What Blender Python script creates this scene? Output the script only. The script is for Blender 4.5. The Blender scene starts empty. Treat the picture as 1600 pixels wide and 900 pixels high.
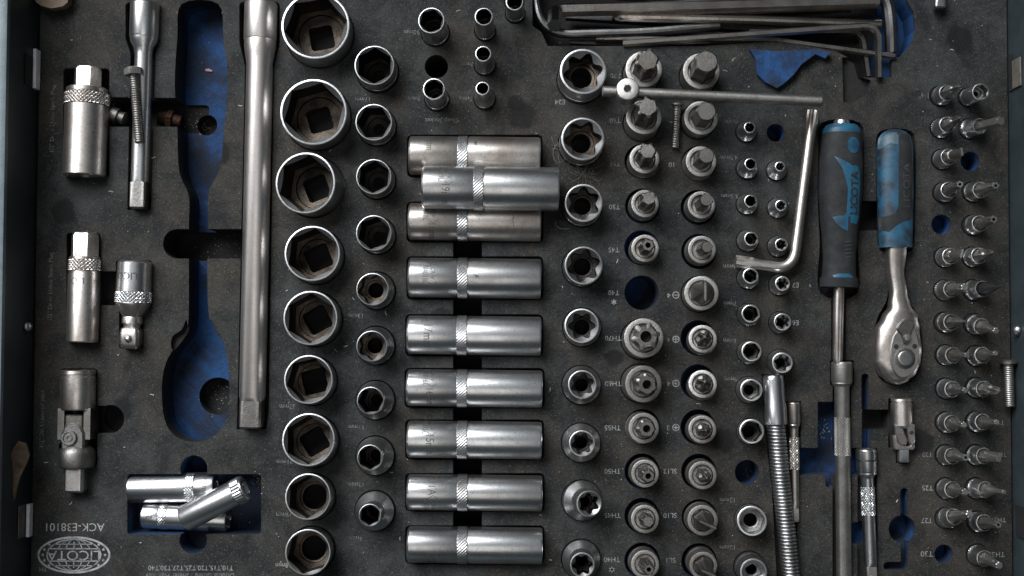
import bpy, math, random
from mathutils import Vector, Matrix, geometry, noise
random.seed(7)
S = 0.00038                      # metres per photo pixel at the foam surface
F = 1700.0                       # focal length in pixels of a 1600 px wide picture
TILT = math.radians(2.5)
sc = bpy.context.scene
col = sc.collection

# ------------------------------------------------------------------ camera
cam_d = bpy.data.cameras.new('camera'); cam = bpy.data.objects.new('camera', cam_d); col.objects.link(cam)
cam_d.sensor_width = 36; cam_d.lens = 36 * F / 1600
cam.location = (0, -F * S * math.sin(TILT), F * S * math.cos(TILT))
cam.rotation_euler = (TILT, 0, 0)
cam_d.clip_start = 0.01; cam_d.clip_end = 100
sc.camera = cam

# ------------------------------------------------------------------ light
w = bpy.data.worlds.new('World'); sc.world = w; w.use_nodes = True
bg = w.node_tree.nodes['Background']
bg.inputs['Color'].default_value = (0.62, 0.86, 1.0, 1); bg.inputs['Strength'].default_value = 0.03
def area(name, loc, target, sx, sy, power, color, spread=180):
    d = bpy.data.lights.new(name, 'AREA'); d.shape = 'RECTANGLE'; d.size = sx; d.size_y = sy
    d.energy = power; d.color = color; d.spread = math.radians(spread)
    o = bpy.data.objects.new(name, d); col.objects.link(o); o.location = loc
    o.rotation_euler = (Vector(target) - Vector(loc)).to_track_quat('-Z', 'Y').to_euler()
    return o
area('window_light', (-0.78, 0.80, 1.18), (0.05, -0.34, 0), 1.6, 0.85, 13.0, (0.95, 0.975, 1.0), 74)
area('ceiling_light', (0.0, -0.42, 1.45), (0.02, -0.20, 0), 0.6, 0.8, 1.5, (1.0, 0.95, 0.90))
area('ceiling_bounce', (0.1, 0.0, 2.0), (0.1, 0.0, 0), 2.6, 2.2, 2.3, (0.94, 0.97, 1.0))
sc.view_settings.view_transform = 'Standard'; sc.view_settings.look = 'None'
sc.view_settings.exposure = 0.0; sc.view_settings.gamma = 1.0

# ------------------------------------------------------------------ helpers
ct, st = math.cos(TILT), math.sin(TILT)
CAMP = Vector((0, -F * st, F * ct))
def P(px, py, z=0.0):
    """World point (in pixel units) at height z seen at photo pixel (px, py)."""
    x, y, zz = px - 800.0, -(py - 450.0), -F
    d = Vector((x, y * ct - zz * st, y * st + zz * ct))
    return CAMP + d * ((z - CAMP.z) / d.z)
def rz(r, z): return r * (F - z) / F

def empty(name, loc=(0, 0, 0), rot=None, label=None, cat=None, group=None):
    o = bpy.data.objects.new(name, None); col.objects.link(o)
    o.empty_display_size = 0.01
    m = Matrix.Translation(Vector(loc) * S)
    if rot is not None: m = m @ rot.to_4x4()
    o.matrix_world = m
    if label: o['label'] = label
    if cat: o['category'] = cat
    if group: o['group'] = group
    return o
def tag(o, label, cat, group=None, kind=None):
    if label: o['label'] = label
    if cat: o['category'] = cat
    if group: o['group'] = group
    if kind: o['kind'] = kind
    return o
def part(name, geo, mats, parent=None, smooth=35, label=None):
    v, f, mi = geo if len(geo) == 3 else (geo[0], geo[1], None)
    me = bpy.data.meshes.new(name)
    me.from_pydata([Vector(p) * S for p in v], [], f)
    if not isinstance(mats, (list, tuple)): mats = [mats]
    for m in mats: me.materials.append(m)
    if mi: me.polygons.foreach_set('material_index', mi)
    if smooth:
        me.polygons.foreach_set('use_smooth', [True] * len(me.polygons))
        me.set_sharp_from_angle(angle=math.radians(smooth))
    me.update()
    o = bpy.data.objects.new(name, me); col.objects.link(o)
    if parent: o.parent = parent
    if label: o['label'] = label
    return o
def join(*gs):
    v, f, mi = [], [], []
    for k, g in enumerate(gs):
        n = len(v); v += list(g[0]); f += [tuple(i + n for i in q) for q in g[1]]
        mi += list(g[2]) if len(g) == 3 and g[2] else [0] * len(g[1])
    return v, f, mi
def xf(g, m):
    return ([m @ Vector(p) for p in g[0]], g[1]) + ((g[2],) if len(g) == 3 else ())
def loft(rings, n=48, cap0=False, cap1=False, mats=None, rot=0.0):
    """rings: (z, r) with r and z numbers or functions of the angle."""
    v, f, mi = [], [], []
    for z, r in rings:
        for i in range(n):
            t = 2 * math.pi * i / n
            rr = r(t) if callable(r) else r
            z_ = z(t) if callable(z) else z
            v.append((rr * math.cos(t + rot), rr * math.sin(t + rot), z_))
    for k in range(len(rings) - 1):
        for i in range(n):
            j = (i + 1) % n
            f.append((k * n + i, k * n + j, (k + 1) * n + j, (k + 1) * n + i)); mi.append(mats[k] if mats else 0)
    if cap0: f.append(tuple(reversed(range(n)))); mi.append(mats[0] if mats else 0)
    if cap1:
        b = (len(rings) - 1) * n; f.append(tuple(b + i for i in range(n))); mi.append(mats[-1] if mats else 0)
    return v, f, mi
def ngon(k, a, ph=0.0):          # regular polygon of inradius a, a flat at angle ph
    w_ = 2 * math.pi / k
    return lambda t: a / math.cos(((t - ph + w_ / 2) % w_) - w_ / 2)
def rsq(a, c=1.22):              # square of half width a with rounded corners
    q = ngon(4, a)
    return lambda t: min(q(t), a * c)
def star(a, amp=0.15, k=6): return lambda t: a * (1 + amp * math.cos(k * t))
def cross(a, inner=0.42): return lambda t: a * (inner + (1 - inner) * abs(math.cos(2 * t)) ** 3)
def rect(w_, h_): return lambda t: min(w_ / max(1e-6, abs(math.cos(t))), h_ / max(1e-6, abs(math.sin(t))))
def mixf(f1, f2, k): return lambda t: f1(t) * (1 - k) + f2(t) * k
def tri(x): return abs((x % 1.0) * 2 - 1)
def knurl(R, z0, z1, nk=26, depth=1.1, n=156, m=None, straight=False, helix=False):
    m = m or max(6, int((z1 - z0) / 1.1))
    rings = [(z0, R - depth)]
    pitch = 2 * math.pi * R / nk
    for i in range(m + 1):
        z = z0 + 0.6 + (z1 - z0 - 1.2) * i / m
        def fn(t, z=z):
            u = t / (2 * math.pi) * nk
            if straight: return R - depth * (1 - tri(u))
            a_, b_ = tri(u + z / pitch), tri(u - z / pitch)
            if helix: return R - depth * (1 - a_ * (.75 + .25 * b_))
            return R - depth * (1 - min(a_, b_) * 1.3)
        rings.append((z, fn))
    rings.append((z1, R - depth))
    return loft(rings, n)
def thread(R, z0, z1, pitch=3.0, depth=1.4, n=24):
    m = int((z1 - z0) / pitch * 6)
    rings = []
    for i in range(m + 1):
        z = z0 + (z1 - z0) * i / m
        rings.append((z, lambda t, z=z: R - depth * tri(z / pitch + t / (2 * math.pi))))
    return loft(rings, n, True, True)
def frame(A, B, up=(0, 0, 1)):
    z = (B - A).normalized(); y = Vector(up) - z * Vector(up).dot(z)
    if y.length < 1e-4: y = Vector((0, 1, 0)) - z * z.y
    y.normalize(); x = y.cross(z)
    return Matrix((x, y, z)).transposed()
def stand_frame(A, B, maxdeg=11):
    """Frame of an upright tool: z follows A->B (lean limited), x near world x."""
    z = (B - A).normalized()
    ang = z.angle(Vector((0, 0, 1)))
    if ang > math.radians(maxdeg):
        ax = Vector((0, 0, 1)).cross(z).normalized()
        z = Matrix.Rotation(math.radians(maxdeg), 3, ax) @ Vector((0, 0, 1))
    x = Vector((1, 0, 0)); x = (x - z * x.dot(z)).normalized(); y = z.cross(x)
    return Matrix((x, y, z)).transposed(), z
def sweep(path, rfn, n=16, caps=True, up=Vector((0, 0, 1))):
    """Sweep a section along a polyline; rfn(t, i, s) -> (across, upward) offsets."""
    v, f = [], []
    N = len(path); s = 0
    for i, p in enumerate(path):
        d = (path[min(i + 1, N - 1)] - path[max(i - 1, 0)]).normalized()
        y = up - d * up.dot(d)
        if y.length < 0.05: y = Vector((0, 1, 0)) - d * d.y
        y.normalize(); x = y.cross(d)
        if i: s += (p - path[i - 1]).length
        for k in range(n):
            t = 2 * math.pi * k / n
            a_, b_ = rfn(t, i, s)
            v.append(p + x * a_ + y * b_)
    for i in range(N - 1):
        for k in range(n):
            j = (k + 1) % n
            f.append((i * n + k, i * n + j, (i + 1) * n + j, (i + 1) * n + k))
    if caps:
        f.append(tuple(reversed(range(n)))); f.append(tuple((N - 1) * n + k for k in range(n)))
    return v, f
def round_sec(r): return lambda t, i, s: (r * math.cos(t), r * math.sin(t))
def hex_sec(r, ph=0.0):
    q = ngon(6, r)
    return lambda t, i, s: (q(t + 1e-6) * math.cos(t + ph), q(t + 1e-6) * math.sin(t + ph))
def fillet(pts, rad, n=8):
    out = [pts[0]]
    for i in range(1, len(pts) - 1):
        a, b, c = pts[i - 1], pts[i], pts[i + 1]
        r1 = min(rad, (b - a).length * .45); r2 = min(rad, (c - b).length * .45)
        p, q = b + (a - b).normalized() * r1, b + (c - b).normalized() * r2
        for k in range(n + 1):
            t = k / n; out.append(p * (1 - t) ** 2 + b * 2 * t * (1 - t) + q * t ** 2)
    out.append(pts[-1]); return out
def subdiv(path, step):
    out = [path[0]]
    for a, b in zip(path, path[1:]):
        m = max(1, int((b - a).length / step))
        out += [a.lerp(b, (k + 1) / m) for k in range(m)]
    return out
def box(x0, y0, z0, x1, y1, z1):
    v = [(x, y, z) for z in (z0, z1) for y in (y0, y1) for x in (x0, x1)]
    return v, [(0, 2, 3, 1), (4, 5, 7, 6), (0, 1, 5, 4), (2, 6, 7, 3), (0, 4, 6, 2), (1, 3, 7, 5)]
def prism(poly, z0, z1):
    n = len(poly)
    v = [(p[0], p[1], z0) for p in poly] + [(p[0], p[1], z1) for p in poly]
    area_ = sum(poly[i][0] * poly[(i + 1) % n][1] - poly[(i + 1) % n][0] * poly[i][1] for i in range(n))
    o = list(range(n)) if area_ > 0 else list(reversed(range(n)))
    f = [tuple(reversed(o)), tuple(n + i for i in o)]
    for k in range(n):
        a, b = o[k], o[(k + 1) % n]; f.append((a, b, n + b, n + a))
    return v, f
def bev_prism(poly, z0, z1, bev):
    n = len(poly)
    ar = sum(poly[i][0] * poly[(i + 1) % n][1] - poly[(i + 1) % n][0] * poly[i][1] for i in range(n))
    p = [Vector(q) for q in (poly if ar > 0 else poly[::-1])]
    ins = []
    for i in range(n):
        d1 = (p[i] - p[i - 1]).normalized(); d2 = (p[(i + 1) % n] - p[i]).normalized()
        m_ = Vector((-d1.y, d1.x)) + Vector((-d2.y, d2.x)); m_ = m_.normalized() if m_.length > 1e-6 else Vector((-d1.y, d1.x))
        ins.append(p[i] + m_ * bev / max(.5, m_.dot(Vector((-d1.y, d1.x)))))
    v = [(q.x, q.y, z0) for q in p] + [(q.x, q.y, z1 - bev) for q in p] + [(q.x, q.y, z1) for q in ins]
    f = [tuple(reversed(range(n))), tuple(range(2 * n, 3 * n))]
    for k in (0, n):
        f += [(k + i, k + (i + 1) % n, k + n + (i + 1) % n, k + n + i) for i in range(n)]
    return v, f
def fill2d(poly, step):
    """Triangulate a polygon with inner points so that it can be draped over a curve."""
    vs = []
    n = len(poly)
    for i in range(n):
        a, b = Vector(poly[i]), Vector(poly[(i + 1) % n]); m = max(1, int((b - a).length / step))
        vs += [a.lerp(b, k / m) for k in range(m)]
    nb = len(vs)
    xs = [p.x for p in vs]; ys = [p.y for p in vs]
    y = min(ys) + step / 2
    while y < max(ys):
        x = min(xs) + step / 2
        while x < max(xs):
            vs.append(Vector((x, y))); x += step
        y += step
    r = geometry.delaunay_2d_cdt(vs, [], [list(range(nb))], 1, 1e-4)
    return [tuple(p) for p in r[0]], [tuple(q) for q in r[2]]
_texts = {}
def text2d(s, size, bold=0.0):
    if (s, bold) not in _texts:
        c = bpy.data.curves.new('lettering', 'FONT'); c.body = s; c.size = 1; c.align_x = 'CENTER'; c.align_y = 'CENTER'
        c.resolution_u = 3; c.offset = bold
        o = bpy.data.objects.new('lettering', c); col.objects.link(o)
        dg = bpy.context.evaluated_depsgraph_get()
        me = bpy.data.meshes.new_from_object(o.evaluated_get(dg))
        _texts[(s, bold)] = ([(p.co.x, p.co.y) for p in me.vertices], [tuple(q.vertices) for q in me.polygons])
        bpy.data.objects.remove(o); bpy.data.curves.remove(c); bpy.data.meshes.remove(me)
    v, f = _texts[(s, bold)]
    return [(x * size, y * size) for x, y in v], f
def hex_badge(w_, h_, t_):
    o = [(-w_, 0), (-w_ + h_ * .6, -h_), (w_ - h_ * .6, -h_), (w_, 0), (w_ - h_ * .6, h_), (-w_ + h_ * .6, h_)]
    k = 1 - t_ / h_
    i = [(x * (1 - t_ / w_), y * k) for x, y in o]
    return o + i, [(a, (a + 1) % 6, 6 + (a + 1) % 6, 6 + a) for a in range(6)]
def wrap(flat, R, z0, phi0=0.0, off=0.12):
    """Wrap flat lettering round a tool: reading direction runs to local -x, letter tops to local +z."""
    v = []
    for u, q in flat[0]:
        ph = phi0 - u / R
        v.append(((R + off) * math.sin(ph), (R + off) * math.cos(ph), z0 + q))
    return v, flat[1]

# ------------------------------------------------------------------ materials
def nodes_of(name):
    m = bpy.data.materials.new(name); m.use_nodes = True
    nt = m.node_tree; return m, nt, nt.nodes['Principled BSDF']
def N(nt, t, **kw):
    n = nt.nodes.new(t)
    for k, v in kw.items():
        if k in n.inputs: n.inputs[k].default_value = v
        else: setattr(n, k, v)
    return n
def ramp(nt, src, stops):
    r = nt.nodes.new('ShaderNodeValToRGB')
    while len(r.color_ramp.elements) < len(stops): r.color_ramp.elements.new(0.5)
    for e, (p, c) in zip(r.color_ramp.elements, stops):
        e.position = p; e.color = c if len(c) == 4 else (*c, 1)
    nt.links.new(src, r.inputs[0]); return r
def g3(v): return (v, v, v)
def coords(nt):
    """Object coordinates shifted per object so that no two tools share their wear."""
    tc = N(nt, 'ShaderNodeTexCoord'); oi = N(nt, 'ShaderNodeObjectInfo')
    mu = N(nt, 'ShaderNodeMath', operation='MULTIPLY'); mu.inputs[1].default_value = 3.0
    nt.links.new(oi.outputs['Random'], mu.inputs[0])
    ad = N(nt, 'ShaderNodeVectorMath', operation='ADD')
    nt.links.new(tc.outputs['Object'], ad.inputs[0]); nt.links.new(mu.outputs[0], ad.inputs[1])
    return ad.outputs[0], oi.outputs['Random']
def steel(name, light=(.60, .61, .62), grime=(.20, .17, .14), amount=.5, rough=.28, rough2=.5, brushed=True, bump=.02):
    m, nt, b = nodes_of(name); L = nt.links.new
    co, rnd = coords(nt)
    n1 = N(nt, 'ShaderNodeTexNoise', Scale=55.0, Detail=6.0, Roughness=.65)
    n2 = N(nt, 'ShaderNodeTexNoise', Scale=900.0, Detail=3.0, Roughness=.7)
    L(co, n1.inputs['Vector']); L(co, n2.inputs['Vector'])
    r1 = ramp(nt, n1.outputs['Fac'], [(.50 - amount * .12, g3(0)), (.78 - amount * .15, g3(1))])
    r2 = ramp(nt, n2.outputs['Fac'], [(.58, g3(0)), (.70, g3(1))])
    mx = N(nt, 'ShaderNodeMix', data_type='RGBA'); mx.inputs[6].default_value = (*light, 1); mx.inputs[7].default_value = (*grime, 1)
    sm = N(nt, 'ShaderNodeMath', operation='MULTIPLY'); sm.inputs[1].default_value = amount
    L(r1.outputs[0], sm.inputs[0]); L(sm.outputs[0], mx.inputs[0])
    mx2 = N(nt, 'ShaderNodeMix', data_type='RGBA'); mx2.inputs[7].default_value = (*[c * .55 for c in grime], 1)
    sp = N(nt, 'ShaderNodeMath', operation='MULTIPLY'); sp.inputs[1].default_value = .95 * amount
    L(r2.outputs[0], sp.inputs[0]); L(sp.outputs[0], mx2.inputs[0]); L(mx.outputs[2], mx2.inputs[6])
    wv = N(nt, 'ShaderNodeTexNoise', Scale=140.0, Detail=2.0, Roughness=.5); wv.inputs['Distortion'].default_value = 2.5
    L(co, wv.inputs['Vector']); rs = ramp(nt, wv.outputs['Fac'], [(.487, g3(0)), (.50, g3(.40 * amount)), (.513, g3(0))])
    mx3 = N(nt, 'ShaderNodeMix', data_type='RGBA'); mx3.inputs[7].default_value = (*[c * .4 for c in grime], 1)
    L(rs.outputs[0], mx3.inputs[0]); L(mx2.outputs[2], mx3.inputs[6]); mx2 = mx3
    hv = N(nt, 'ShaderNodeHueSaturation'); mr = N(nt, 'ShaderNodeMapRange'); mr.inputs[3].default_value = .82; mr.inputs[4].default_value = 1.12
    L(rnd, mr.inputs[0]); L(mr.outputs[0], hv.inputs['Value']); L(mx2.outputs[2], hv.inputs['Color'])
    L(hv.outputs[0], b.inputs['Base Color'])
    b.inputs['Metallic'].default_value = 1.0
    rr = N(nt, 'ShaderNodeMapRange'); rr.inputs[3].default_value = rough; rr.inputs[4].default_value = rough2
    L(n1.outputs['Fac'], rr.inputs[0]); L(rr.outputs[0], b.inputs['Roughness'])
    if brushed:
        mp = N(nt, 'ShaderNodeMapping'); mp.inputs['Scale'].default_value = (120, 120, 2600)
        n3 = N(nt, 'ShaderNodeTexNoise', Scale=1.0, Detail=2.0); L(co, mp.inputs[0]); L(mp.outputs[0], n3.inputs['Vector'])
        bp = N(nt, 'ShaderNodeBump', Strength=bump * 4, Distance=.0004); L(n3.outputs['Fac'], bp.inputs['Height']); L(bp.outputs[0], b.inputs['Normal'])
    else:
        bp = N(nt, 'ShaderNodeBump', Strength=bump * 8, Distance=.0004); L(n2.outputs['Fac'], bp.inputs['Height']); L(bp.outputs[0], b.inputs['Normal'])
    return m
M = {}
M['chrome'] = steel('satin_chrome', (.76, .77, .78), (.36, .33, .30), .60, .22, .40)
M['chrome_worn'] = steel('worn_chrome', (.69, .655, .625), (.30, .24, .195), .75, .28, .46)
M['bar'] = steel('long_bar_chrome', (.80, .755, .725), (.42, .33, .27), .40, .30, .46)
M['bright'] = steel('polished_chrome', (.70, .71, .72), (.34, .32, .30), .45, .22, .38)
M['rim'] = steel('socket_steel', (.47, .475, .48), (.17, .15, .135), .65, .28, .48, False)
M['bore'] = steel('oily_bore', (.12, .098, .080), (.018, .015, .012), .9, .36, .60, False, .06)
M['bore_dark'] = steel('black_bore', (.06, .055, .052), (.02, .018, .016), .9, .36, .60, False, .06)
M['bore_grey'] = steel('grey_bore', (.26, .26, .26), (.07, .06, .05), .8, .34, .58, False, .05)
M['bit'] = steel('bit_steel', (.215, .208, .20), (.09, .075, .06), .7, .36, .58, False, .05)
M['bit_dark'] = steel('blackened_bit', (.13, .13, .13), (.05, .045, .04), .6, .36, .55, False, .05)
M['satin'] = steel('satin_holder', (.41, .40, .385), (.18, .155, .13), .7, .38, .58, False, .05)
M['key'] = steel('hex_key_steel', (.52, .48, .44), (.15, .115, .09), .7, .15, .30, False, .03)
M['key_dark'] = steel('black_key_steel', (.22, .22, .225), (.05, .045, .04), .6, .26, .42, False, .03)
M['thread'] = steel('bolt_steel', (.33, .32, .305), (.14, .11, .09), .7, .34, .55, False, .03)

M['rusty'] = steel('rusty_scrap', (.085, .05, .035), (.03, .018, .014), .9, .6, .8, False, .2)
def plain(name, c, rough=.6, metal=0.0, c2=None, scale=160, lo=.42, hi=.68, bump=0.0, bscale=900, spec=.5):
    m, nt, b = nodes_of(name); L = nt.links.new
    co, _ = coords(nt)
    n1 = N(nt, 'ShaderNodeTexNoise', Scale=float(scale), Detail=6.0, Roughness=.65); L(co, n1.inputs['Vector'])
    r1 = ramp(nt, n1.outputs['Fac'], [(lo, c), (hi, c2 or tuple(x * .7 for x in c))])
    L(r1.outputs[0], b.inputs['Base Color']); b.inputs['Roughness'].default_value = rough; b.inputs['Metallic'].default_value = metal
    b.inputs['Specular IOR Level'].default_value = spec
    if bump:
        n2 = N(nt, 'ShaderNodeTexNoise', Scale=float(bscale), Detail=3.0); L(co, n2.inputs['Vector'])
        bp = N(nt, 'ShaderNodeBump', Strength=bump, Distance=.0005); L(n2.outputs['Fac'], bp.inputs['Height']); L(bp.outputs[0], b.inputs['Normal'])
    return m
def foam(name, base, dust, warm, speck, dust_amt=.55, stains=(), grime=None):
    m, nt, b = nodes_of(name); L = nt.links.new
    tc = N(nt, 'ShaderNodeTexCoord'); co = tc.outputs['Object']
    def noise_(sc_, det, rough, dist=0.0):
        n = N(nt, 'ShaderNodeTexNoise', Scale=float(sc_), Detail=float(det), Roughness=rough); n.inputs['Distortion'].default_value = dist
        L(co, n.inputs['Vector']); return n
    def mixc(fac, c1, c2):
        x = N(nt, 'ShaderNodeMix', data_type='RGBA'); L(fac, x.inputs[0])
        for i, c in ((6, c1), (7, c2)):
            if isinstance(c, tuple): x.inputs[i].default_value = (*c, 1)
            else: L(c, x.inputs[i])
        return x.outputs[2]
    def scaled(src, k):
        x = N(nt, 'ShaderNodeMath', operation='MULTIPLY'); x.inputs[1].default_value = k; L(src, x.inputs[0]); return x.outputs[0]
    big, mid, fine, grit = noise_(11, 6, .62, .6), noise_(42, 8, .74, .4), noise_(1250, 3, .7), noise_(520, 4, .75)
    c = mixc(ramp(nt, big.outputs['Fac'], [(.44, g3(0)), (.56, g3(1))]).outputs[0], dust, warm)
    c = mixc(scaled(ramp(nt, mid.outputs['Fac'], [(.40, g3(0)), (.60, g3(1))]).outputs[0], dust_amt), base, c)
    c = mixc(scaled(ramp(nt, grit.outputs['Fac'], [(.50, g3(0)), (.64, g3(1))]).outputs[0], .34), c, tuple(x * .35 for x in base))
    c = mixc(scaled(ramp(nt, fine.outputs['Fac'], [(.57, g3(0)), (.74, g3(1))]).outputs[0], .6), c, speck)
    if grime:                       # grubby patches with an outline of their own
        gn = noise_(17, 7, .7, .8)
        c = mixc(scaled(ramp(nt, gn.outputs['Fac'], [(.43, g3(0)), (.58, g3(1))]).outputs[0], .92), c, grime)
    for p, r_ in stains:            # oil stains soaked into the foam
        d = N(nt, 'ShaderNodeVectorMath', operation='DISTANCE'); d.inputs[1].default_value = (p.x * S, p.y * S, 70 * S)
        L(co, d.inputs[0])
        wob = N(nt, 'ShaderNodeMath', operation='MULTIPLY_ADD'); wob.inputs[1].default_value = .016; wob.inputs[2].default_value = -.008; L(mid.outputs['Fac'], wob.inputs[0])
        ad = N(nt, 'ShaderNodeMath', operation='ADD'); L(d.outputs['Value'], ad.inputs[0]); L(wob.outputs[0], ad.inputs[1])
        mr = N(nt, 'ShaderNodeMapRange'); mr.inputs[1].default_value = r_ * S * .7; mr.inputs[2].default_value = r_ * S; mr.inputs[3].default_value = .8; mr.inputs[4].default_value = 0
        L(ad.outputs[0], mr.inputs[0]); c = mixc(mr.outputs[0], c, tuple(x * .35 for x in base))
    L(c, b.inputs['Base Color'])
    b.inputs['Roughness'].default_value = .82; b.inputs['Specular IOR Level'].default_value = .3
    bv = N(nt, 'ShaderNodeBevel'); bv.samples = 4; bv.inputs['Radius'].default_value = .0007
    bp = N(nt, 'ShaderNodeBump', Strength=.4, Distance=.0006); L(fine.outputs['Fac'], bp.inputs['Height']); L(bv.outputs[0], bp.inputs['Normal'])
    bp2 = N(nt, 'ShaderNodeBump', Strength=.4, Distance=.003); L(mid.outputs['Fac'], bp2.inputs['Height']); L(bp.outputs[0], bp2.inputs['Normal'])
    L(bp2.outputs[0], b.inputs['Normal'])
    return m
M['foam'] = foam('black_foam', (.0090, .0102, .0109), (.034, .0372, .0374), (.037, .032, .026), (.19, .18, .165), .92,
    [(P(816, 182), 26), (P(806, 160), 15), (P(345, 240), 20), (P(690, 500), 26), (P(1440, 690), 24), (P(560, 240), 26), (P(1130, 690), 22), (P(190, 640), 20), (P(960, 560), 18), (P(1500, 60), 24), (P(100, 330), 20)])
M['blue_foam'] = foam('blue_foam', (.008, .050, .158), (.013, .054, .15), (.010, .016, .034), (.10, .13, .20), .75, (), (.010, .013, .020))
M['black_floor'] = foam('black_shaded_foam', (.012, .012, .013), (.022, .022, .022), (.02, .018, .015), (.05, .05, .05), .6)  # black foam of the beds; also paints shade into notches and ratchet pocket
M['engrave'] = plain('engraved_mark', (.05, .048, .045), .55, c2=(.09, .085, .08), scale=500)
M['print'] = plain('grey_print', (.27, .277, .277), .8, c2=(.045, .047, .047), scale=420, lo=.42, hi=.72)
M['print_faint'] = plain('faded_print', (.20, .20, .196), .8, c2=(.04, .04, .039), scale=420, lo=.38, hi=.62)
M['print_logo'] = plain('logo_print', (.31, .318, .318), .8, c2=(.06, .062, .062), scale=260, lo=.45, hi=.74)
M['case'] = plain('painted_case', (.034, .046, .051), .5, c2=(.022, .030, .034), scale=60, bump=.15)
M['case_shaded'] = plain('painted_case_shaded', (.022, .031, .036), .5, c2=(.013, .019, .022), scale=60, bump=.15)  # darker copy of the case paint: left wall's shade put into the colour
M['case_rim_lit'] = plain('painted_case_rim_lit', (.14, .178, .196), .42, c2=(.10, .13, .145), scale=120, bump=.25)  # lighter copy of the case paint: strong light on the rim painted in
M['black_gap'] = plain('black_recess', (.012, .012, .013), .8)
M['tab'] = plain('lit_tab', (.86, .86, .90), .4, 0.0, (.70, .70, .73))  # near-white colour paints in the light that the clip tabs catch
M['tab_dull'] = plain('dull_tab', (.20, .18, .155), .5, .3, (.12, .10, .085))
M['blue_plastic'] = plain('blue_plastic', (.011, .085, .155), .5, c2=(.010, .034, .058), scale=110, lo=.46, hi=.72, bump=.08)
M['blue_dirty'] = plain('scuffed_blue_plastic', (.012, .078, .142), .55, c2=(.013, .020, .028), scale=75, lo=.41, hi=.58, bump=.12)
M['blue_grey'] = plain('greyed_blue_plastic', (.06, .12, .16), .55, c2=(.04, .055, .065), scale=90, lo=.40, hi=.66, bump=.12)
M['rubber'] = plain('black_rubber', (.013, .015, .017), .7, c2=(.026, .027, .027), scale=140, bump=.4, bscale=1500, spec=.3)
M['rubber_rib'] = plain('worn_rubber', (.03, .034, .037), .6, c2=(.05, .05, .05), scale=140)
M['paper'] = plain('brown_paper', (.13, .09, .058), .8, c2=(.06, .04, .026), scale=60, bump=.3, bscale=300)  # brown lowered to put the shade by the case wall into the colour
M['wood'] = plain('raw_wood', (.19, .14, .095), .75, c2=(.08, .052, .033), scale=90, bump=.3, bscale=300)
M['dust'] = plain('pale_dust', (.34, .33, .30), .85, c2=(.16, .15, .13), scale=300)
M['shaving'] = plain('pale_shaving', (.42, .41, .37), .7, c2=(.25, .22, .18), scale=300)
M['fibre'] = plain('grey_fibre', (.17, .155, .13), .8)
M['pink'] = plain('pink_plastic', (.28, .13, .15), .5)
M['bench'] = plain('bench_top', (.05, .045, .04), .7, c2=(.03, .028, .026), scale=20)

# ------------------------------------------------------------------ setting: bench, case
part('workbench', box(-3000, -2400, -150, 3000, 2400, -130), M['bench'], smooth=0)['kind'] = 'structure'
LT, LB, RT, RB = P(63, 0), P(48, 900), P(1573, 0), P(1582, 900)
def edge(a, b, y):               # x of a tray edge carried on to world y
    k = (y - a.y) / (b.y - a.y); return a.x + (b.x - a.x) * k
Y0, Y1 = P(800, 1010).y, P(800, -110).y
WH = 98.0                        # the case walls stand this far above the foam
case = empty('toolbox_case', (0, 0, -130), label='blue grey painted steel toolbox case around the foam tray', cat='toolbox')
def case_part(name, geo, mat, smooth=0, label=None):
    return part(name, ([Vector(p) + Vector((0, 0, 130)) for p in geo[0]],) + tuple(geo[1:]), mat, case, smooth, label)
def side(s, a, b):
    x0, x1 = edge(a, b, Y0) + s * 2, edge(a, b, Y1) + s * 2
    t = s * 16
    v = [(x0, Y0, -126), (x1, Y1, -126), (x1 + s * 2, Y1, WH), (x0 + s * 2, Y0, WH), (x0 + t, Y0, -126), (x1 + t, Y1, -126), (x1 + t, Y1, WH), (x0 + t, Y0, WH)]
    f = [(0, 3, 2, 1), (3, 7, 6, 2), (4, 5, 6, 7), (0, 1, 5, 4), (0, 4, 7, 3), (1, 2, 6, 5)]
    if s > 0: f = [tuple(reversed(q)) for q in f]
    return v, f
case_part('side_wall', side(-1, LT, LB), M['case_shaded'])
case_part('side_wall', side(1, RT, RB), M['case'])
xl, xr = edge(LT, LB, 0) - 30, edge(RT, RB, 0) + 30
case_part('end_wall', box(xl, Y1 + 1, -126, xr, Y1 + 17, WH), M['case'])
case_part('end_wall', box(xl, Y0 - 17, -126, xr, Y0 - 1, WH), M['case'])
case_part('bottom_panel', box(xl, Y0 - 17, -130, xr, Y1 + 17, -126.5), M['case'])
for s, a, b in ((-1, LT, LB), (1, RT, RB)):       # the rolled rims on top of the side walls
    pth = [Vector((edge(a, b, y) + s * 18, y, WH + 4)) for y in (Y0, (Y0 + Y1) / 2, Y1)]
    case_part('rim', sweep(pth, lambda t, i, q: (16 * max(-1, min(1, 1.3 * math.cos(t))), 6 * max(-1, min(1, 1.3 * math.sin(t)))), 20), M['case_rim_lit'], 40)
def wall_x(s, px, py):           # height at which the side wall is seen at this pixel
    a, b = (LT, LB) if s < 0 else (RT, RB)
    lo, hi = 0.0, WH
    for _ in range(24):
        m_ = (lo + hi) / 2; p = P(px, py, m_)
        e = edge(a, b, p.y) + s * 2
        if (p.x - e) * s > 0: lo = m_
        else: hi = m_
    return P(px, py, lo)
for s, px, py in ((-1, 41, 511), (1, 1591, 516)):  # rivet heads
    p = wall_x(s, px, py)
    g = loft([(0, 8), (2, 8.6), (5, 7.5), (8, 4.5), (9, 1.5)], 24, False, True)
    m_ = Matrix.Translation(p) @ Matrix.Rotation(-s * math.pi / 2, 4, 'Y')
    r_ = case_part('rivet', xf(g, m_), M['rim'], 50)
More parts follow.
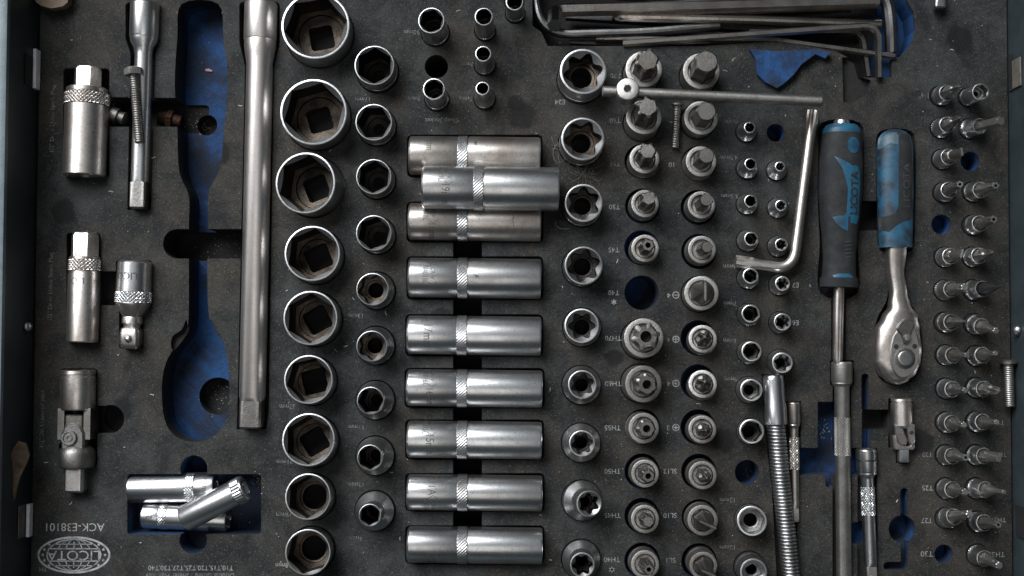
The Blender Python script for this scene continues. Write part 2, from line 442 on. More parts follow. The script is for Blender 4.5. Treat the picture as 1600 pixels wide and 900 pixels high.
def wallplate(s, px, y0, y1, z0, z1, th, mat, name, off=0.0):
    a, b = (LT, LB) if s < 0 else (RT, RB)
    p0, p1 = P(px, y0, (z0 + z1) / 2), P(px, y1, (z0 + z1) / 2)
    e = (edge(a, b, p0.y) + edge(a, b, p1.y)) / 2 + s * (2.0 - off)
    x0, x1 = sorted((e, e - s * th))
    return case_part(name, box(x0, p1.y, z0, x1, p0.y, z1), mat)
wallplate(-1, 62, 78, 139, 3, 18, 5, M['tab'], 'clip_tab')
wallplate(-1, 52, 86, 134, 20, 44, 1.0, M['black_gap'], 'slot')
wallplate(-1, 44, 787, 838, 3, 15, 5, M['tab'], 'clip_tab')
wallplate(-1, 30, 790, 840, 22, 42, 1.0, M['tab_dull'], 'slot_plate')
wallplate(1, 1590, 92, 136, 16, 42, 2.0, M['tab_dull'], 'slot_plate')
wallplate(1, 1577, 86, 142, 2, 14, 1.2, M['black_gap'], 'slot')
wallplate(1, 1594, 792, 842, 10, 60, 1.2, M['black_gap'], 'slot')

# ------------------------------------------------------------------ foam tray with its pockets
POCK = []                        # (polygon in world px units, depth)
def pk(pts, d, black=False): POCK.append(([P(x, y).to_2d() for x, y in pts], d, black))
def pcirc(cx, cy, r, d, n=36):
    c = P(cx, cy)
    POCK.append(([Vector((c.x + r * math.cos(2 * math.pi * k / n), c.y + r * math.sin(2 * math.pi * k / n))) for k in range(n)], d, False))
def pcircw(c, r, d, n=36):
    POCK.append(([Vector((c.x + r * math.cos(2 * math.pi * k / n), c.y + r * math.sin(2 * math.pi * k / n))) for k in range(n)], d, False))
def rrect(x0, y0, x1, y1, r=4, n=4):
    o = []
    for cx, cy, a0 in ((x1 - r, y1 - r, 0), (x0 + r, y1 - r, 90), (x0 + r, y0 + r, 180), (x1 - r, y0 + r, 270)):
        for k in range(n + 1):
            a = math.radians(a0 + 90 * k / n); o.append((cx + r * math.cos(a), cy + r * math.sin(a)))
    return o
def prect(x0, y0, x1, y1, d, r=4, black=True): pk(rrect(x0, y0, x1, y1, r), d, black)
def smooth_poly(pts, n=5):
    o = []; L_ = len(pts)
    for i in range(L_):
        p0, p1, p2, p3 = (Vector(pts[(i + k - 1) % L_]) for k in range(4))
        for k in range(n):
            t = k / n
            o.append(tuple(.5 * ((2 * p1) + (p2 - p0) * t + (2 * p0 - 5 * p1 + 4 * p2 - p3) * t * t + (3 * p1 - p0 - 3 * p2 + p3) * t ** 3)))
    return o
# empty pocket of the big ratchet
pk(smooth_poly([(284, 6), (341, 6), (349, 60), (356, 130), (350, 200), (344, 262), (326, 300), (325, 350), (324, 420), (326, 490), (336, 520), (352, 545),
                (358, 600), (356, 650), (335, 680), (305, 691), (275, 682), (257, 655), (253, 600), (262, 560), (284, 530), (294, 505), (295, 420), (295, 350),
                (295, 305), (280, 268), (277, 200), (273, 130), (277, 60)], 4), 54)
THICK = len(POCK) - 1
pcirc(326, 622, 30, 84); POCK[-1] = POCK[-1][:2] + (True,)
pk(smooth_poly([(269, 527), (284, 515), (292, 500), (292, 540), (270, 548)], 3), 9, True)
pk(smooth_poly([(328, 500), (338, 515), (351, 540), (346, 550), (328, 540)], 3), 9, True)
prect(168, 153, 312, 198, 60, 6); pcirc(308, 185, 17, 85); POCK[-1] = POCK[-1][:2] + (True,)
pk(rrect(255, 358, 400, 404, 22, 8), 75, True)
# tool beds on the far side
pk(rrect(99, 107, 171, 277, 6), 26, True); prect(160, 196, 200, 152, 30, 3)
pk(rrect(196, 4, 249, 66, 6) , 26, True); pk([(197, 62), (249, 62), (243, 84), (236, 328), (199, 328), (204, 84)], 22, True)
pk(rrect(374, 3, 437, 72, 6), 28, True); pk([(375, 70), (437, 70), (428, 104), (420, 640), (416, 671), (370, 671), (371, 640), (383, 104)], 24, True)
pk(rrect(104, 364, 157, 536, 5), 24, True); prect(150, 424, 186, 477, 32, 4)
pk(rrect(181, 407, 238, 480, 4), 22, True); prect(186, 476, 224, 545, 18, 4)
pk(rrect(95, 576, 152, 700, 4), 26, True); prect(92, 690, 152, 729, 26, 6); prect(103, 724, 137, 768, 16, 3)
pcirc(172, 655, 22, 44); POCK[-1] = POCK[-1][:2] + (True,); prect(146, 634, 172, 677, 34, 2)
prect(199, 741, 408, 835, 48, 5, False); pcirc(303, 733, 21, 60); pcirc(302, 844, 21, 48)
# deep socket beds: (left, right, y centre left, radius)
DEEP = [(640, 844, 243, 31.5), (639, 845, 346, 30), (639, 845, 433.5, 32), (637, 845, 523, 31), (636, 847, 605.5, 29.5), (637, 846, 686, 29.5), (637, 847, 768.5, 28.2), (637, 847, 850.5, 28.5)]
for x0, x1, yc, r in DEEP: prect(x0 - 4, yc - r - 1, x1 + 4, yc + r + 3, r - 5, 8)
for (a, b) in zip(DEEP, DEEP[1:]): prect(708, a[2], 753, b[2], 80, 3)  # notches coloured black to paint in their unlit depth
# hex key bay along the far edge
pk([(832, -60), (1398, -60), (1418, 2), (1428, 20), (1431, 46), (1424, 70), (1408, 88), (1394, 92), (1394, 121), (1345, 121), (1338, 96), (1306, 80), (1215, 64), (1100, 72), (960, 72), (856, 72), (846, 50), (832, 40)], 50, True); pk([(1396, -60), (1398, -60), (1418, 2), (1428, 20), (1431, 46), (1424, 70), (1408, 88), (1394, 92), (1394, 121), (1374, 121), (1380, 60)], 52)
pk([(1316, 90), (1345, 88), (1347, 121), (1361, 126), (1356, 145), (1335, 160), (1318, 160)], 12, True)
# screwdriver, ratchet, extensions
pk(smooth_poly([(1284, 192), (1344, 192), (1350, 240), (1348, 310), (1340, 380), (1340, 458), (1282, 458), (1281, 380), (1278, 310), (1279, 240)], 4), 24, True)
prect(1338, 314, 1380, 360, 44, 3)
pk(smooth_poly([(1376, 205), (1424, 205), (1431, 240), (1430, 340), (1427, 388), (1414, 400), (1418, 460), (1436, 500), (1442, 550), (1430, 590), (1402, 602), (1374, 590), (1363, 550), (1370, 500), (1388, 460), (1388, 400), (1374, 388), (1370, 340), (1369, 240)], 4), 20, True)
prect(1299, 452, 1322, 572, 14, 3); prect(1297, 563, 1335, 602, 16, 3); prect(1301, 596, 1330, 980, 14, 3)
pk([(1278, 628), (1312, 628), (1312, 742), (1246, 742), (1246, 700), (1278, 700)], 40); pk([(1312, 700), (1348, 700), (1348, 742), (1312, 742)], 40)
prect(1346, 584, 1358, 642, 30, 5, False); prect(1347, 640, 1392, 672, 44, 3); prect(1347, 668, 1360, 704, 22, 2, False)
prect(1290, 735, 1302, 762, 26, 5, False)
pk(rrect(1388, 622, 1426, 700, 3), 14, True); prect(1400, 698, 1420, 724, 10, 2)
prect(1334, 700, 1371, 742, 15, 3); prect(1340, 740, 1371, 980, 12, 3); prect(1331, 816, 1372, 850, 34, 3, False)
prect(1407, 763, 1419, 812, 24, 5, False); pcirc(1410, 827, 21, 44); prect(1408, 845, 1420, 886, 22, 4, False); prect(1381, 878, 1419, 891, 22, 5, False)
pk([(1190, 585), (1226, 585), (1228, 664), (1240, 760), (1256, 980), (1218, 980), (1206, 760), (1194, 664)], 16, True)
pk([(1227, 627), (1252, 627), (1252, 670), (1246, 830), (1236, 830), (1232, 700)], 14, True)
# empty holes
for cx, cy, r, d in ((682, 104, 18.5, 120), (1003, 457.5, 27, 70), (1212, 207.5, 14, 50), (1167.5, 738, 19, 46), (1516, 252, 15, 50), (1471, 351, 15.5, 36), (1475, 866, 14.5, 36), (804, 4, 16, 60)):
    pcirc(cx, cy, r, d)
    if d >= 60 and cx != 1003: POCK[-1] = POCK[-1][:2] + (True,)

# ------------------------------------------------------------------ upright sockets
def upright(name, base, tip, zb, zt, label, cat, group, hole_r, sink=28, hole_c=None, hole_d=None, maxdeg=11):
    """Empty at the foot of an upright tool; returns (root, length along the axis, length to the tip)."""
    B, T = P(base[0], base[1], zb), P(tip[0], tip[1], zt)
    R_, z = stand_frame(B, T, maxdeg)
    L_ = (zt + sink) / z.z
    foot = T - z * L_
    root = empty(name, foot, R_, label, cat, group)
    if hole_c: pcirc(hole_c[0], hole_c[1], hole_r, sink + 1 if hole_d is None else hole_d)
    else:
        c = T - z * (zt / z.z); pcircw(c, hole_r, sink + 1)
    return root, L_
def socket_geo(root, L_, Rt, Rb, zsh, opening, a, ledge=None, dep=26, drive=16, square=True, mats=('rim', 'bore'), rot=0.0, knurled=False, lip=None, n=72, slope=4):
    """Upright socket: outer shell with chamfered mouth, bore with ledge, drive hole."""
    c = Rt - (lip or max(1.3, Rt * .06))
    if opening == 'hex': h = ngon(6, a, math.pi / 6); cor = a / math.cos(math.pi / 6)
    elif opening == 'star': h = star(a, .15); cor = a * 1.15
    elif opening == 'wave':
        q = ngon(6, a, math.pi / 6); h = lambda t: q(t) * (1 + .05 * math.cos(6 * t)) * (1 - .02 * math.cos(12 * t)); cor = a * 1.19
    elif opening == 'square': h = rsq(a, 1.3); cor = a * 1.3
    hc = lambda t: min(h(t), c)
    ch = lambda t: L_ - .4 - (c - hc(t)) * .75
    rings = [(0, Rb - 1.2), (1.2, Rb)]
    if Rb - Rt > 1.0: rings += [(zsh, Rb), (zsh + 1.0, Rb - .8), (zsh + slope + (Rb - Rt) * .6, Rt + .5), (zsh + slope + 3 + (Rb - Rt) * .6, Rt)]
    else: rings += [(zsh, Rb), (zsh + .5, Rb - .5), (zsh + 1.5, Rb - .5), (zsh + 2, Rt)]
    rings += [(L_ - .9, Rt), (L_ - .25, Rt - .3), (L_, Rt - .9), (L_, c), (ch, hc)]
    part('body', loft(rings, n, True, False, rot=rot), M[mats[0]], root, 30)
    led = min(ledge or a * .80, a * .97)
    rb = [(ch, hc), (L_ - dep, lambda t: hc(t)), (L_ - dep - .6, led), (L_ - dep - 5, led * .97)]
    dr = rsq(drive, 1.28) if square else drive
    if callable(dr): dr2 = lambda t: min(dr(t), led * .96)
    else: dr2 = min(dr, led * .9)
    rb += [(L_ - dep - 5.6, dr2)]
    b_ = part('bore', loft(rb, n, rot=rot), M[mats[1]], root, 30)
    part('drive_hole', loft([(L_ - dep - 5.6, dr2), (2, dr2)], n, False, True, rot=rot * 1.7 if not square else rot + .15), M['black_gap'], b_, 30)
    if knurled:
        part('knurled_band', knurl(Rb + .5, max(2, zsh - 9), zsh - .5, max(20, int(Rb * 1.7)), .8, 120, straight=True), M[mats[0]], root, 20)

G1 = 'wide six point sockets in the first column'
for tip, r, base, lb, a_, rot in [
    ((493, 40), 54, (500, 54), 'largest wide mouthed socket cut off by the photo edge, rust brown ledge inside', .80, .20),
    ((490, 175), 52.5, (497, 184), 'second largest wide socket below the cropped one, dusty round square hole', .80, .28),
    ((477, 286), 48.5, (490, 292), 'big wide socket leaning over, its wall showing broadly on one side', .80, .38),
    ((488, 396), 43.5, (495, 401), 'wide socket with brown smear round its square hole, fourth in the big column', .81, .42),
    ((485, 497), 42.5, (493, 499), 'wide socket with clean square hole and pale lower ledge, fifth in the big column', .80, .50),
    ((482, 593), 38.0, (489, 595), 'medium wide socket above the printed 22mm', .80, .25),
    ((482, 687), 41.0, (489, 689), 'wide socket with off centre square hole above the printed 21mm', .80, .55),
    ((481, 776), 35.5, (489, 776), 'medium socket with round through hole and bright inner ring beside printed 19mm', .80, .52),
    ((481, 863), 35.2, (488, 858), 'medium socket with gritty round hole beside printed 18mm', .82, .30)]:
    r = rz(r, 42)
    root, L_ = upright('wide_socket', base, tip, 0, 42, lb, 'socket', G1, r + 2.2, 46)
    small = r < 36
    socket_geo(root, L_, r, r + .6, 40, 'hex', r * a_, ledge=r * (.66 if small else .70), dep=54, drive=19 if not small else r * .56, square=not small, rot=rot, mats=('rim', 'bore'))
G2 = 'slim sockets in the column beside the deep sockets'
for tip, r, base, rb, lb, kind, a_, zt, rot in [
    ((585, 102), 31.5, (590, 112), 32, 'topmost slim hex socket in the column beside the deep sockets', 'hex', .80, 42, .50),
    ((584, 191), 29, (589, 198), 29.5, 'slim hex socket just below the printed 17mm', 'hex', .80, 42, .02),
    ((584, 276), 27.8, (589, 282), 28.5, 'third slim hex socket, beside the doubled up deep sockets', 'hex', .80, 42, .45),
    ((584, 364), 28, (589, 368), 28.5, 'fourth slim hex socket with pale scuffed rim', 'hex', .80, 42, .32),
    ((582, 452), 25.5, (588, 454), 28.5, 'slim socket with wavy bore and round through hole in view', 'wave', .78, 44, .2),
    ((581, 541), 24.3, (587, 540), 29.2, 'stepped socket with wavy bore and broad base flange', 'wave', .76, 48, .5),
    ((579, 626), 21.5, (586.5, 625), 29.5, 'stepped hex socket above the printed 11mm', 'hex', .80, 52, .1),
    ((578, 715), 20, (586, 712), 29.5, 'stepped hex socket above the printed 12mm', 'hex', .80, 54, .55),
    ((578, 805), 17.5, (585.5, 798), 30, 'smallest stepped hex socket at the foot of the slim column', 'hex', .78, 56, .45)]:
    r = rz(r, zt); rb = rz(rb, 8)
    root, L_ = upright('slim_socket', base, tip, 4, zt, lb, 'socket', G2, rb + 2, 30)
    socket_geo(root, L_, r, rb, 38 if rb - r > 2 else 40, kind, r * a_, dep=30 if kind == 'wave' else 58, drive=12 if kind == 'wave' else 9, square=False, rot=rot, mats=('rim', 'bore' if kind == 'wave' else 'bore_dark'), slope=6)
G3 = 'small quarter inch sockets near the far edge'
for tip, r, base, rb, lb, zt, rot in [
    ((674, 32), 21, (680, 50), 21.5, 'upper hex socket beside the empty black hole', 60, .3),
    ((678, 139), 17.5, (682.5, 154), 18.4, 'hex socket standing below the empty black hole', 56, .5),
    ((756, 26), 14.5, (758, 47), 16, 'tall thin socket nearest the far edge of its short column', 70, .3),
    ((755, 84), 12.7, (757.5, 101), 16, 'tapered thin socket in the middle of its short column', 62, .1),
    ((754, 138), 11, (757, 154), 16, 'narrowest tapered socket beside the printed 5mm', 58, .4),
    ((804, 3), 14, (805, 20), 15, 'thin socket cut off by the photo edge beside the hex keys', 50, .2)]:
    r = rz(r, zt); rb = rz(rb, 6)
    root, L_ = upright('thin_socket', base, tip, 4, zt, lb, 'socket', G3, rb + 1.6, 26)
    socket_geo(root, L_, r, rb, 33, 'hex', r * .78, dep=44, drive=6, square=False, rot=rot, mats=('rim', 'bore_dark'), slope=14 if rb - r > 2 else 3, lip=1.6)
G4 = 'star bore sockets in one column'
for tip, r, base, rb, lb, zt, a_, rot in [
    ((911.5, 111.5), 37, (908, 124), 37, 'largest star bore socket with rusty inside above the printed E24', 44, .74, .2),
    ((911, 217), 34.2, (907.5, 225), 34.5, 'star bore socket with rust brown lobes, second in its column', 42, .76, .1),
    ((912, 317), 30, (909.5, 323), 30.5, 'star bore socket beside the fluff, third in its column', 42, .76, .5),
    ((912, 415), 30, (909.5, 417), 30.5, 'star bore socket with shadowed hollow, fourth in its column', 40, .76, .3),
    ((909, 509), 27, (909, 511), 29.5, 'star bore socket with wide round hole beside the printed TH70', 34, .70, .0),
    ((910, 601), 22.5, (908.5, 601.5), 29.6, 'stepped star socket beside the printed TH60', 42, .72, .35),
    ((909.5, 693), 20.5, (908, 691.5), 29.5, 'stepped star socket beside the printed TH55', 46, .72, .2),
    ((921, 787), 20.5, (910, 782), 30.5, 'stepped star socket tipped sideways in its hole beside the printed TH45', 50, .70, .6),
    ((910, 883), 19.5, (908, 874), 29.5, 'stepped star socket cut off by the photo edge beside printed TH40', 52, .72, .1)]:
    r = rz(r, zt); rb = rz(rb, 8)
    root, L_ = upright('star_socket', base, tip, 5, zt, lb, 'socket', G4, rb + 1.6, 32, maxdeg=14)
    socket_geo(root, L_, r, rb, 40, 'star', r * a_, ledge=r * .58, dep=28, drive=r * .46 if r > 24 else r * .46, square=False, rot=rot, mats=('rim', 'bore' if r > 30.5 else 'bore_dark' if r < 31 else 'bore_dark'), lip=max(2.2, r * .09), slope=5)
G5 = 'small hex sockets in the quarter inch column'
G6 = 'small star sockets in the quarter inch column'
T1 = [((1171.5, 199), 9, (1166, 206), 15.5, 'smallest tapered hex socket, at the top beside an empty hole'),
      ((1173, 256), 9.5, (1167, 263), 16, 'small tapered hex socket beside the printed 4.5mm'),
      ((1173, 314), 10, (1167, 319), 16, 'small tapered hex socket, third from the T bar in its column'),
      ((1174, 373), 11, (1168, 376), 16.5, 'small hex socket just above the short arm of the bent key'),
      ((1173, 431), 12.2, (1168.5, 434.5), 16.5, 'small hex socket just below the short arm of the bent key'),
      ((1173, 490), 14, (1169.5, 491.5), 17, 'small hex socket midway between the bent key and printed 8mm'),
      ((1174.5, 549), 15.6, (1170.5, 550), 18, 'small hex socket beside the printed 8mm'),
      ((1174, 609.5), 17.2, (1170.5, 609), 20, 'hex socket touching the head of the coiled flexible shaft'),
      ((1174.5, 674), 19, (1171.5, 674), 19.4, 'bright thin walled hex socket above an empty round hole'),
      ((1175, 814), 23, (1172, 812), 23.4, 'wide small drive hex socket beside the printed 12mm')]
T2 = [((1219, 260), 8, (1213.5, 266), 15.5, 'smallest tapered star socket, below the empty dark hole'),
      ((1220.5, 321), 9, (1215, 325), 15.5, 'small tapered star socket beside the long arm of the bent key'),
      ((1221, 382), 9.8, (1215.5, 385), 15.8, 'small star socket inside the bend of the bent key'),
      ((1223, 443), 11.5, (1218, 445), 16, 'small star socket beside the printed E7'),
      ((1223, 503), 13.5, (1218.5, 504), 16.6, 'small star socket beside the printed E6'),
      ((1222.5, 567), 16, (1219, 566), 19.5, 'largest of the small star sockets, above the coiled flexible shaft')]
for grp, tb, kind in ((G5, T1, 'hex'), (G6, T2, 'star')):
    for k, (tip, r, base, rb, lb) in enumerate(tb):
        r = rz(r, 34); rb = rz(rb, 6)
        root, L_ = upright('small_socket', base, tip, 4, 34, lb, 'socket', grp, rb + 1.2, 24)
        socket_geo(root, L_, r, rb, 30, kind, r * (.74 if kind == 'hex' else .70), dep=22 + (k % 3) * 7, drive=r * .46, square=False, rot=k * .37, mats=('chrome', 'bore_grey' if (k in (7, 9) or grp == G6) else 'bore_dark'), slope=4, lip=max(1.5, r * .13), knurled=k in (5, 6, 7), n=60)
root, L_ = upright('drive_adapter', (1171, 886), (1177.5, 894), 4, 42, 'knurled drive adapter with square hole cut off by the photo edge', 'drive adapter', None, 24.5, 26)
socket_geo(root, L_, 20.5, 23, 40, 'square', 10.5, dep=20, drive=8, square=True, rot=.5, mats=('rim', 'bore_grey'), knurled=True, lip=2.6)

# ------------------------------------------------------------------ bit sockets standing tip up
def bit_geo(L0, tipz, rh, kind, a, rot=0.0, n=48):
    """Bit along z from L0 to tipz: hex shank of inradius rh, then the tip of size a."""
    hx = ngon(6, rh, math.pi / 6)
    H_ = tipz - L0; zs = L0 + H_ * .42
    if kind == 'hexbig':         # plain hex bit with chamfered end
        q = ngon(6, a, math.pi / 6)
        return loft([(L0 - 8, q), (tipz - 2.5, q), (tipz, lambda t: min(q(t) * .9, a * .92))], n, False, True, rot=rot)
    if kind in ('star', 'starhole'):
        s_ = star(a, .18)
        rg = [(L0 - 8, hx), (zs - 6, hx), (zs - 1, lambda t: min(hx(t), s_(t) * 1.12)), (zs + 1, s_), (tipz - 2, s_), (tipz, star(a * .86, .06))]
        if kind == 'starhole': rg += [(tipz, a * .46)]
        return loft(rg, n, False, kind == 'star', rot=rot)
    if kind == 'phil':
        c1, c2, c3 = cross(a, .50), cross(a * .72, .42), cross(a * .22, .6)
        return loft([(L0 - 8, hx), (zs - 4, hx), (zs + 2, lambda t: min(hx(t), a * 1.0)), (zs + 4, c1), (tipz - 7, c1), (tipz - 3, c2), (tipz, c3)], n, False, True, rot=rot)
    if kind == 'slot':
        f1, f2 = rect(a, 2.6), rect(a, 1.6)
        return loft([(L0 - 8, hx), (zs - 6, hx), (zs - 5, lambda t: min(hx(t), a * 1.15)), (tipz - 5, mixf(ngon(6, a, 0), f1, .92)), (tipz, f2)], n, False, True, rot=rot)
    if kind == 'cone':
        return loft([(L0 - 8, hx), (zs - 8, hx), (zs - 2, rh * .95), (tipz, .9)], n, False, True, rot=rot)
    s_ = star(a, .15); n0 = L0 + min(13, H_ * .26)      # slender bits: hex shank, tapering neck, star tip
    rg = [(L0 - 8, hx), (n0 - 4, hx), (n0, lambda t: min(hx(t), rh * .98)), (n0 + 7, (rh + a) * .52), (tipz - 14, a * 1.08), (tipz - 12, s_), (tipz - 1, s_)]
    if kind == 'slim': rg += [(tipz, star(a * .8, .08))]
    else: rg += [(tipz, star(a * .9, .12)), (tipz, a * .45)]
    return loft(rg, n, False, kind == 'slim', rot=rot)
def holder(root, Lr, Rt, Rb, zsh, rin, mat='satin', knurled=False, n=60):
    rings = [(0, Rb - 1), (1, Rb), (zsh, Rb)]
    if Rb - Rt > 1: rings += [(zsh + 1, Rb - .8), (zsh + 4 + (Rb - Rt) * .4, Rt)]
    rings += [(Lr - 1.2, Rt), (Lr - .3, Rt - .5), (Lr, Rt - 1.4), (Lr - .3, rin + 2.0), (Lr - 2.2, rin + .6), (Lr - 7, rin)]
    part('holder', loft(rings, n, True, True), M[mat], root, 30)
    if knurled: part('knurled_band', knurl(Rb + .5, 20, zsh - 1, 26, .8, 104, straight=True), M[mat], root, 20)
G7 = 'star bit sockets standing in one column'
G8 = 'hex and driver bit sockets standing in one column'
BITS = [
    (G7, (1006, 108), 29, (1012, 94), None, 'hexstar', 17.0, 'largest star bit socket beside the printed T70', 'star'),
    (G7, (1006, 183), 28, (1012, 167), None, 0, 15.5, 'large star bit socket below the round T bar head', 'star'),
    (G7, (1007, 248), 23.7, (1012, 236), (1003, 252), 0, 12.5, 'star bit socket beside the printed T55', 'star'),
    (G7, (1008, 318), 22, (1014, 310), (1004, 322), 0, 10.5, 'star bit socket beside the printed T50', 'star'),
    (G7, (1008, 388), 21.8, (1012.5, 383), (1003, 387), 0, 9.5, 'drilled star bit socket beside the printed T45, above an empty hole', 'starhole'),
    (G7, (1006, 528), 31, (1009.5, 526), None, 0, 19.5, 'largest drilled star bit socket beside the printed TH70', 'starhole'),
    (G7, (1005.5, 600), 29, (1011, 601), None, 0, 15.5, 'drilled star bit socket beside the printed TH60', 'starhole'),
    (G7, (1006, 669), 24, (1010.5, 670), (1004, 667), 0, 13.0, 'drilled star bit socket beside the printed TH55', 'starhole'),
    (G7, (1008, 740), 21.7, (1013, 744), (1003.5, 736.5), 0, 10.0, 'drilled star bit socket deep in its hole beside printed TH50', 'starhole'),
    (G7, (1008, 811), 22, (1013, 815), (1003.5, 806), 0, 8.5, 'blunt star bit socket deep in its hole beside printed TH45', 'star'),
    (G7, (1008, 882), 22, (1014, 890), (1003.5, 876), 0, 8.0, 'drilled star bit socket cut off by the photo edge beside TH40', 'starhole'),
    (G8, (1096, 111), 29.3, (1104, 96), None, 0, 17.5, 'largest hex bit socket, nearest the hex keys', 'hexbig'),
    (G8, (1095.5, 184), 26.8, (1104, 174), None, 0, 14.5, 'large hex bit socket just below the T bar rod', 'hexbig'),
    (G8, (1095.5, 252), 24.3, (1104, 243), (1092, 255), 0, 12.0, 'hex bit socket beside the printed 10', 'hexbig'),
    (G8, (1096, 320), 21.8, (1104, 312), (1091, 324), 0, 9.8, 'narrow hex bit socket in an open hole, fourth in its column', 'hexbig'),
    (G8, (1097, 390), 22, (1105, 386), (1092, 393), 0, 8.6, 'slimmest hex bit socket, above the wide flat blade bit', 'hexbig'),
    (G8, (1096, 458), 27, (1102, 455), None, 0, 17.0, 'wide flat blade bit standing on a hex shank', 'slot'),
    (G8, (1098, 529.5), 22, (1101, 526), (1091, 528), 0, 11.5, 'cross point bit socket beside the printed round cross mark, in a torn hole', 'phil'),
    (G8, (1098, 600), 22, (1101, 596), (1091, 597), 0, 11.5, 'dirty cross point bit socket, second below the wide flat blade', 'phil'),
    (G8, (1097.5, 671), 21.8, (1103, 672), (1091, 667.5), 0, 9.5, 'narrow cross point bit socket above the printed SL12', 'phil'),
    (G8, (1098, 742.5), 22, (1104.5, 747), (1092, 737), 0, 9.0, 'small cross point bit socket beside the printed SL12', 'phil'),
    (G8, (1098, 813), 23.8, (1106, 820), (1093, 808), 0, 15.0, 'flat blade bit socket beside the printed SL10', 'slot'),
    (G8, (1099, 884), 21.8, (1107, 896), (1092.5, 877), 0, 12.0, 'flat blade bit socket cut off by the photo edge beside SL8', 'slot')]
for k, (grp, ring, r, tip, hc, _, a, lb, kind) in enumerate(BITS):
    zr = 24 if hc else 30
    zt = zr + 46 if kind not in ('starhole',) or a < 12 else zr + 26
    r = rz(r, zr); a = rz(a, zt)
    root, Lt = upright('bit_socket', ring, tip, zr, zt, lb, 'bit socket', grp, (27.5 if hc else r + 2.2), 34, hc, maxdeg=12)
    Lr = Lt * (zr + 34) / (zt + 34)
    rin = max(r * .68, a + 1.5) if r > 26 else r * .66
    holder(root, Lr, r, (r + .3 if not hc else r + 1.5), Lr - 22, rin, 'satin')
    part('bit', bit_geo(Lr, Lt, min(rin * .80, max(a * 1.08, rin * .66)) if kind != 'slot' else rin * .86, kind, a, rot=(.25 + k * .41) if kind != 'slot' else (math.pi / 2 if a > 16 else -.42)), M['bit'], root, 25)
    if kind == 'starhole': part('tip_hole', loft([(Lt, a * .46), (Lt - 16, a * .44)], 24, False, True), M['black_gap'], root, 30)

G9 = 'quarter inch driver bits in the inner bit column'
G10 = 'quarter inch driver bits in the outer bit column'
SB = [  # group, base, ring, tip, kind, size, label
    (G9, (1469.5, 150), (1477, 146), (1500, 135), 'phil', 5.6, 'sharp cross point bit at the head of the inner bit column'),
    (G9, (1470, 200), (1479, 197), (1500, 184), 'phil', 5.2, 'cross point bit second from the top of the inner bit column'),
    (G9, (1472, 249), (1481, 246), (1503, 237), 'slot', 6.0, 'blade bit standing beside an empty round hole'),
    (G9, (1474, 301), (1482.5, 298), (1500, 288), 'slimhole', 5.0, 'drilled star bit just above an empty blue hole'),
    (G9, (1476, 402), (1487, 401), (1503, 396), 'slot', 6.5, 'blade bit just below an empty blue hole'),
    (G9, (1475.5, 453.5), (1485.5, 453), (1508, 449), 'slim', 5.6, 'pale star bit in front of the black pointed bit'),
    (G9, (1476, 504), (1487, 505), (1508, 502), 'cone', 4.5, 'stub nosed bit third below the empty blue hole'),
    (G9, (1478, 555), (1489, 555), (1512, 555), 'slim', 4.0, 'thin nosed bit level with the ratchet head button'),
    (G9, (1478, 607), (1489, 608), (1509, 610), 'slim', 4.2, 'thin nosed bit beside the long cross point bit near the loose screw'),
    (G9, (1478, 660), (1490, 660), (1507, 664), 'slim', 4.4, 'star bit level with the small universal joint fork'),
    (G9, (1478, 711), (1490, 712), (1509, 715), 'slimhole', 4.8, 'drilled star bit level with the small universal joint tip'),
    (G9, (1478, 763), (1490, 764), (1509, 769), 'slim', 5.0, 'star bit beside the printed T25'),
    (G9, (1477, 812), (1494, 809), (1516, 803), 'slim', 5.6, 'star bit leaning over beside the printed T27'),
    (G10, (1515, 201), (1531, 197), (1564, 189), 'hexbig', 6.2, 'long hex bit tipping towards the case wall'),
    (G10, (1520, 300), (1534, 297), (1556, 290), 'slimhole', 5.2, 'drilled star bit below the empty hole of the outer bit column'),
    (G10, (1520, 352), (1530, 350), (1553, 343), 'slimhole', 5.4, 'drilled star bit level with the empty blue hole'),
    (G10, (1519.5, 402), (1531, 400), (1551, 394), 'phil', 5.6, 'rough cross point bit above the black pointed bit'),
    (G10, (1521, 453), (1531, 451), (1564, 448), 'cone', 5.0, 'black sharply pointed bit'),
    (G10, (1522, 506), (1535, 512), (1557, 517), 'slim', 4.6, 'bit tipped down towards the case screw, below the black pointed bit'),
    (G10, (1525, 556), (1536, 553), (1556, 552), 'slim', 3.8, 'thin tipped bit beside the head of the loose screw'),
    (G10, (1525, 606), (1536, 608), (1562, 611), 'phil', 6.4, 'bright cross point bit beside the thread of the loose screw'),
    (G10, (1525, 659), (1536, 660), (1558, 660), 'slim', 4.0, 'thin star bit just below the loose screw'),
    (G10, (1525, 711), (1537, 712), (1563, 715), 'slot', 7.0, 'wide flat blade bit in the outer bit column'),
    (G10, (1525, 763), (1540, 764), (1570, 769), 'slim', 3.2, 'needle thin star bit leaning to the case wall'),
    (G10, (1527, 815), (1538, 817), (1560, 820), 'slimhole', 4.8, 'drilled star bit beside the printed TH27'),
    (G10, (1527, 867), (1536, 871), (1562, 884), 'slim', 5.4, 'pointed star bit beside the printed TH30 and empty blue hole')]
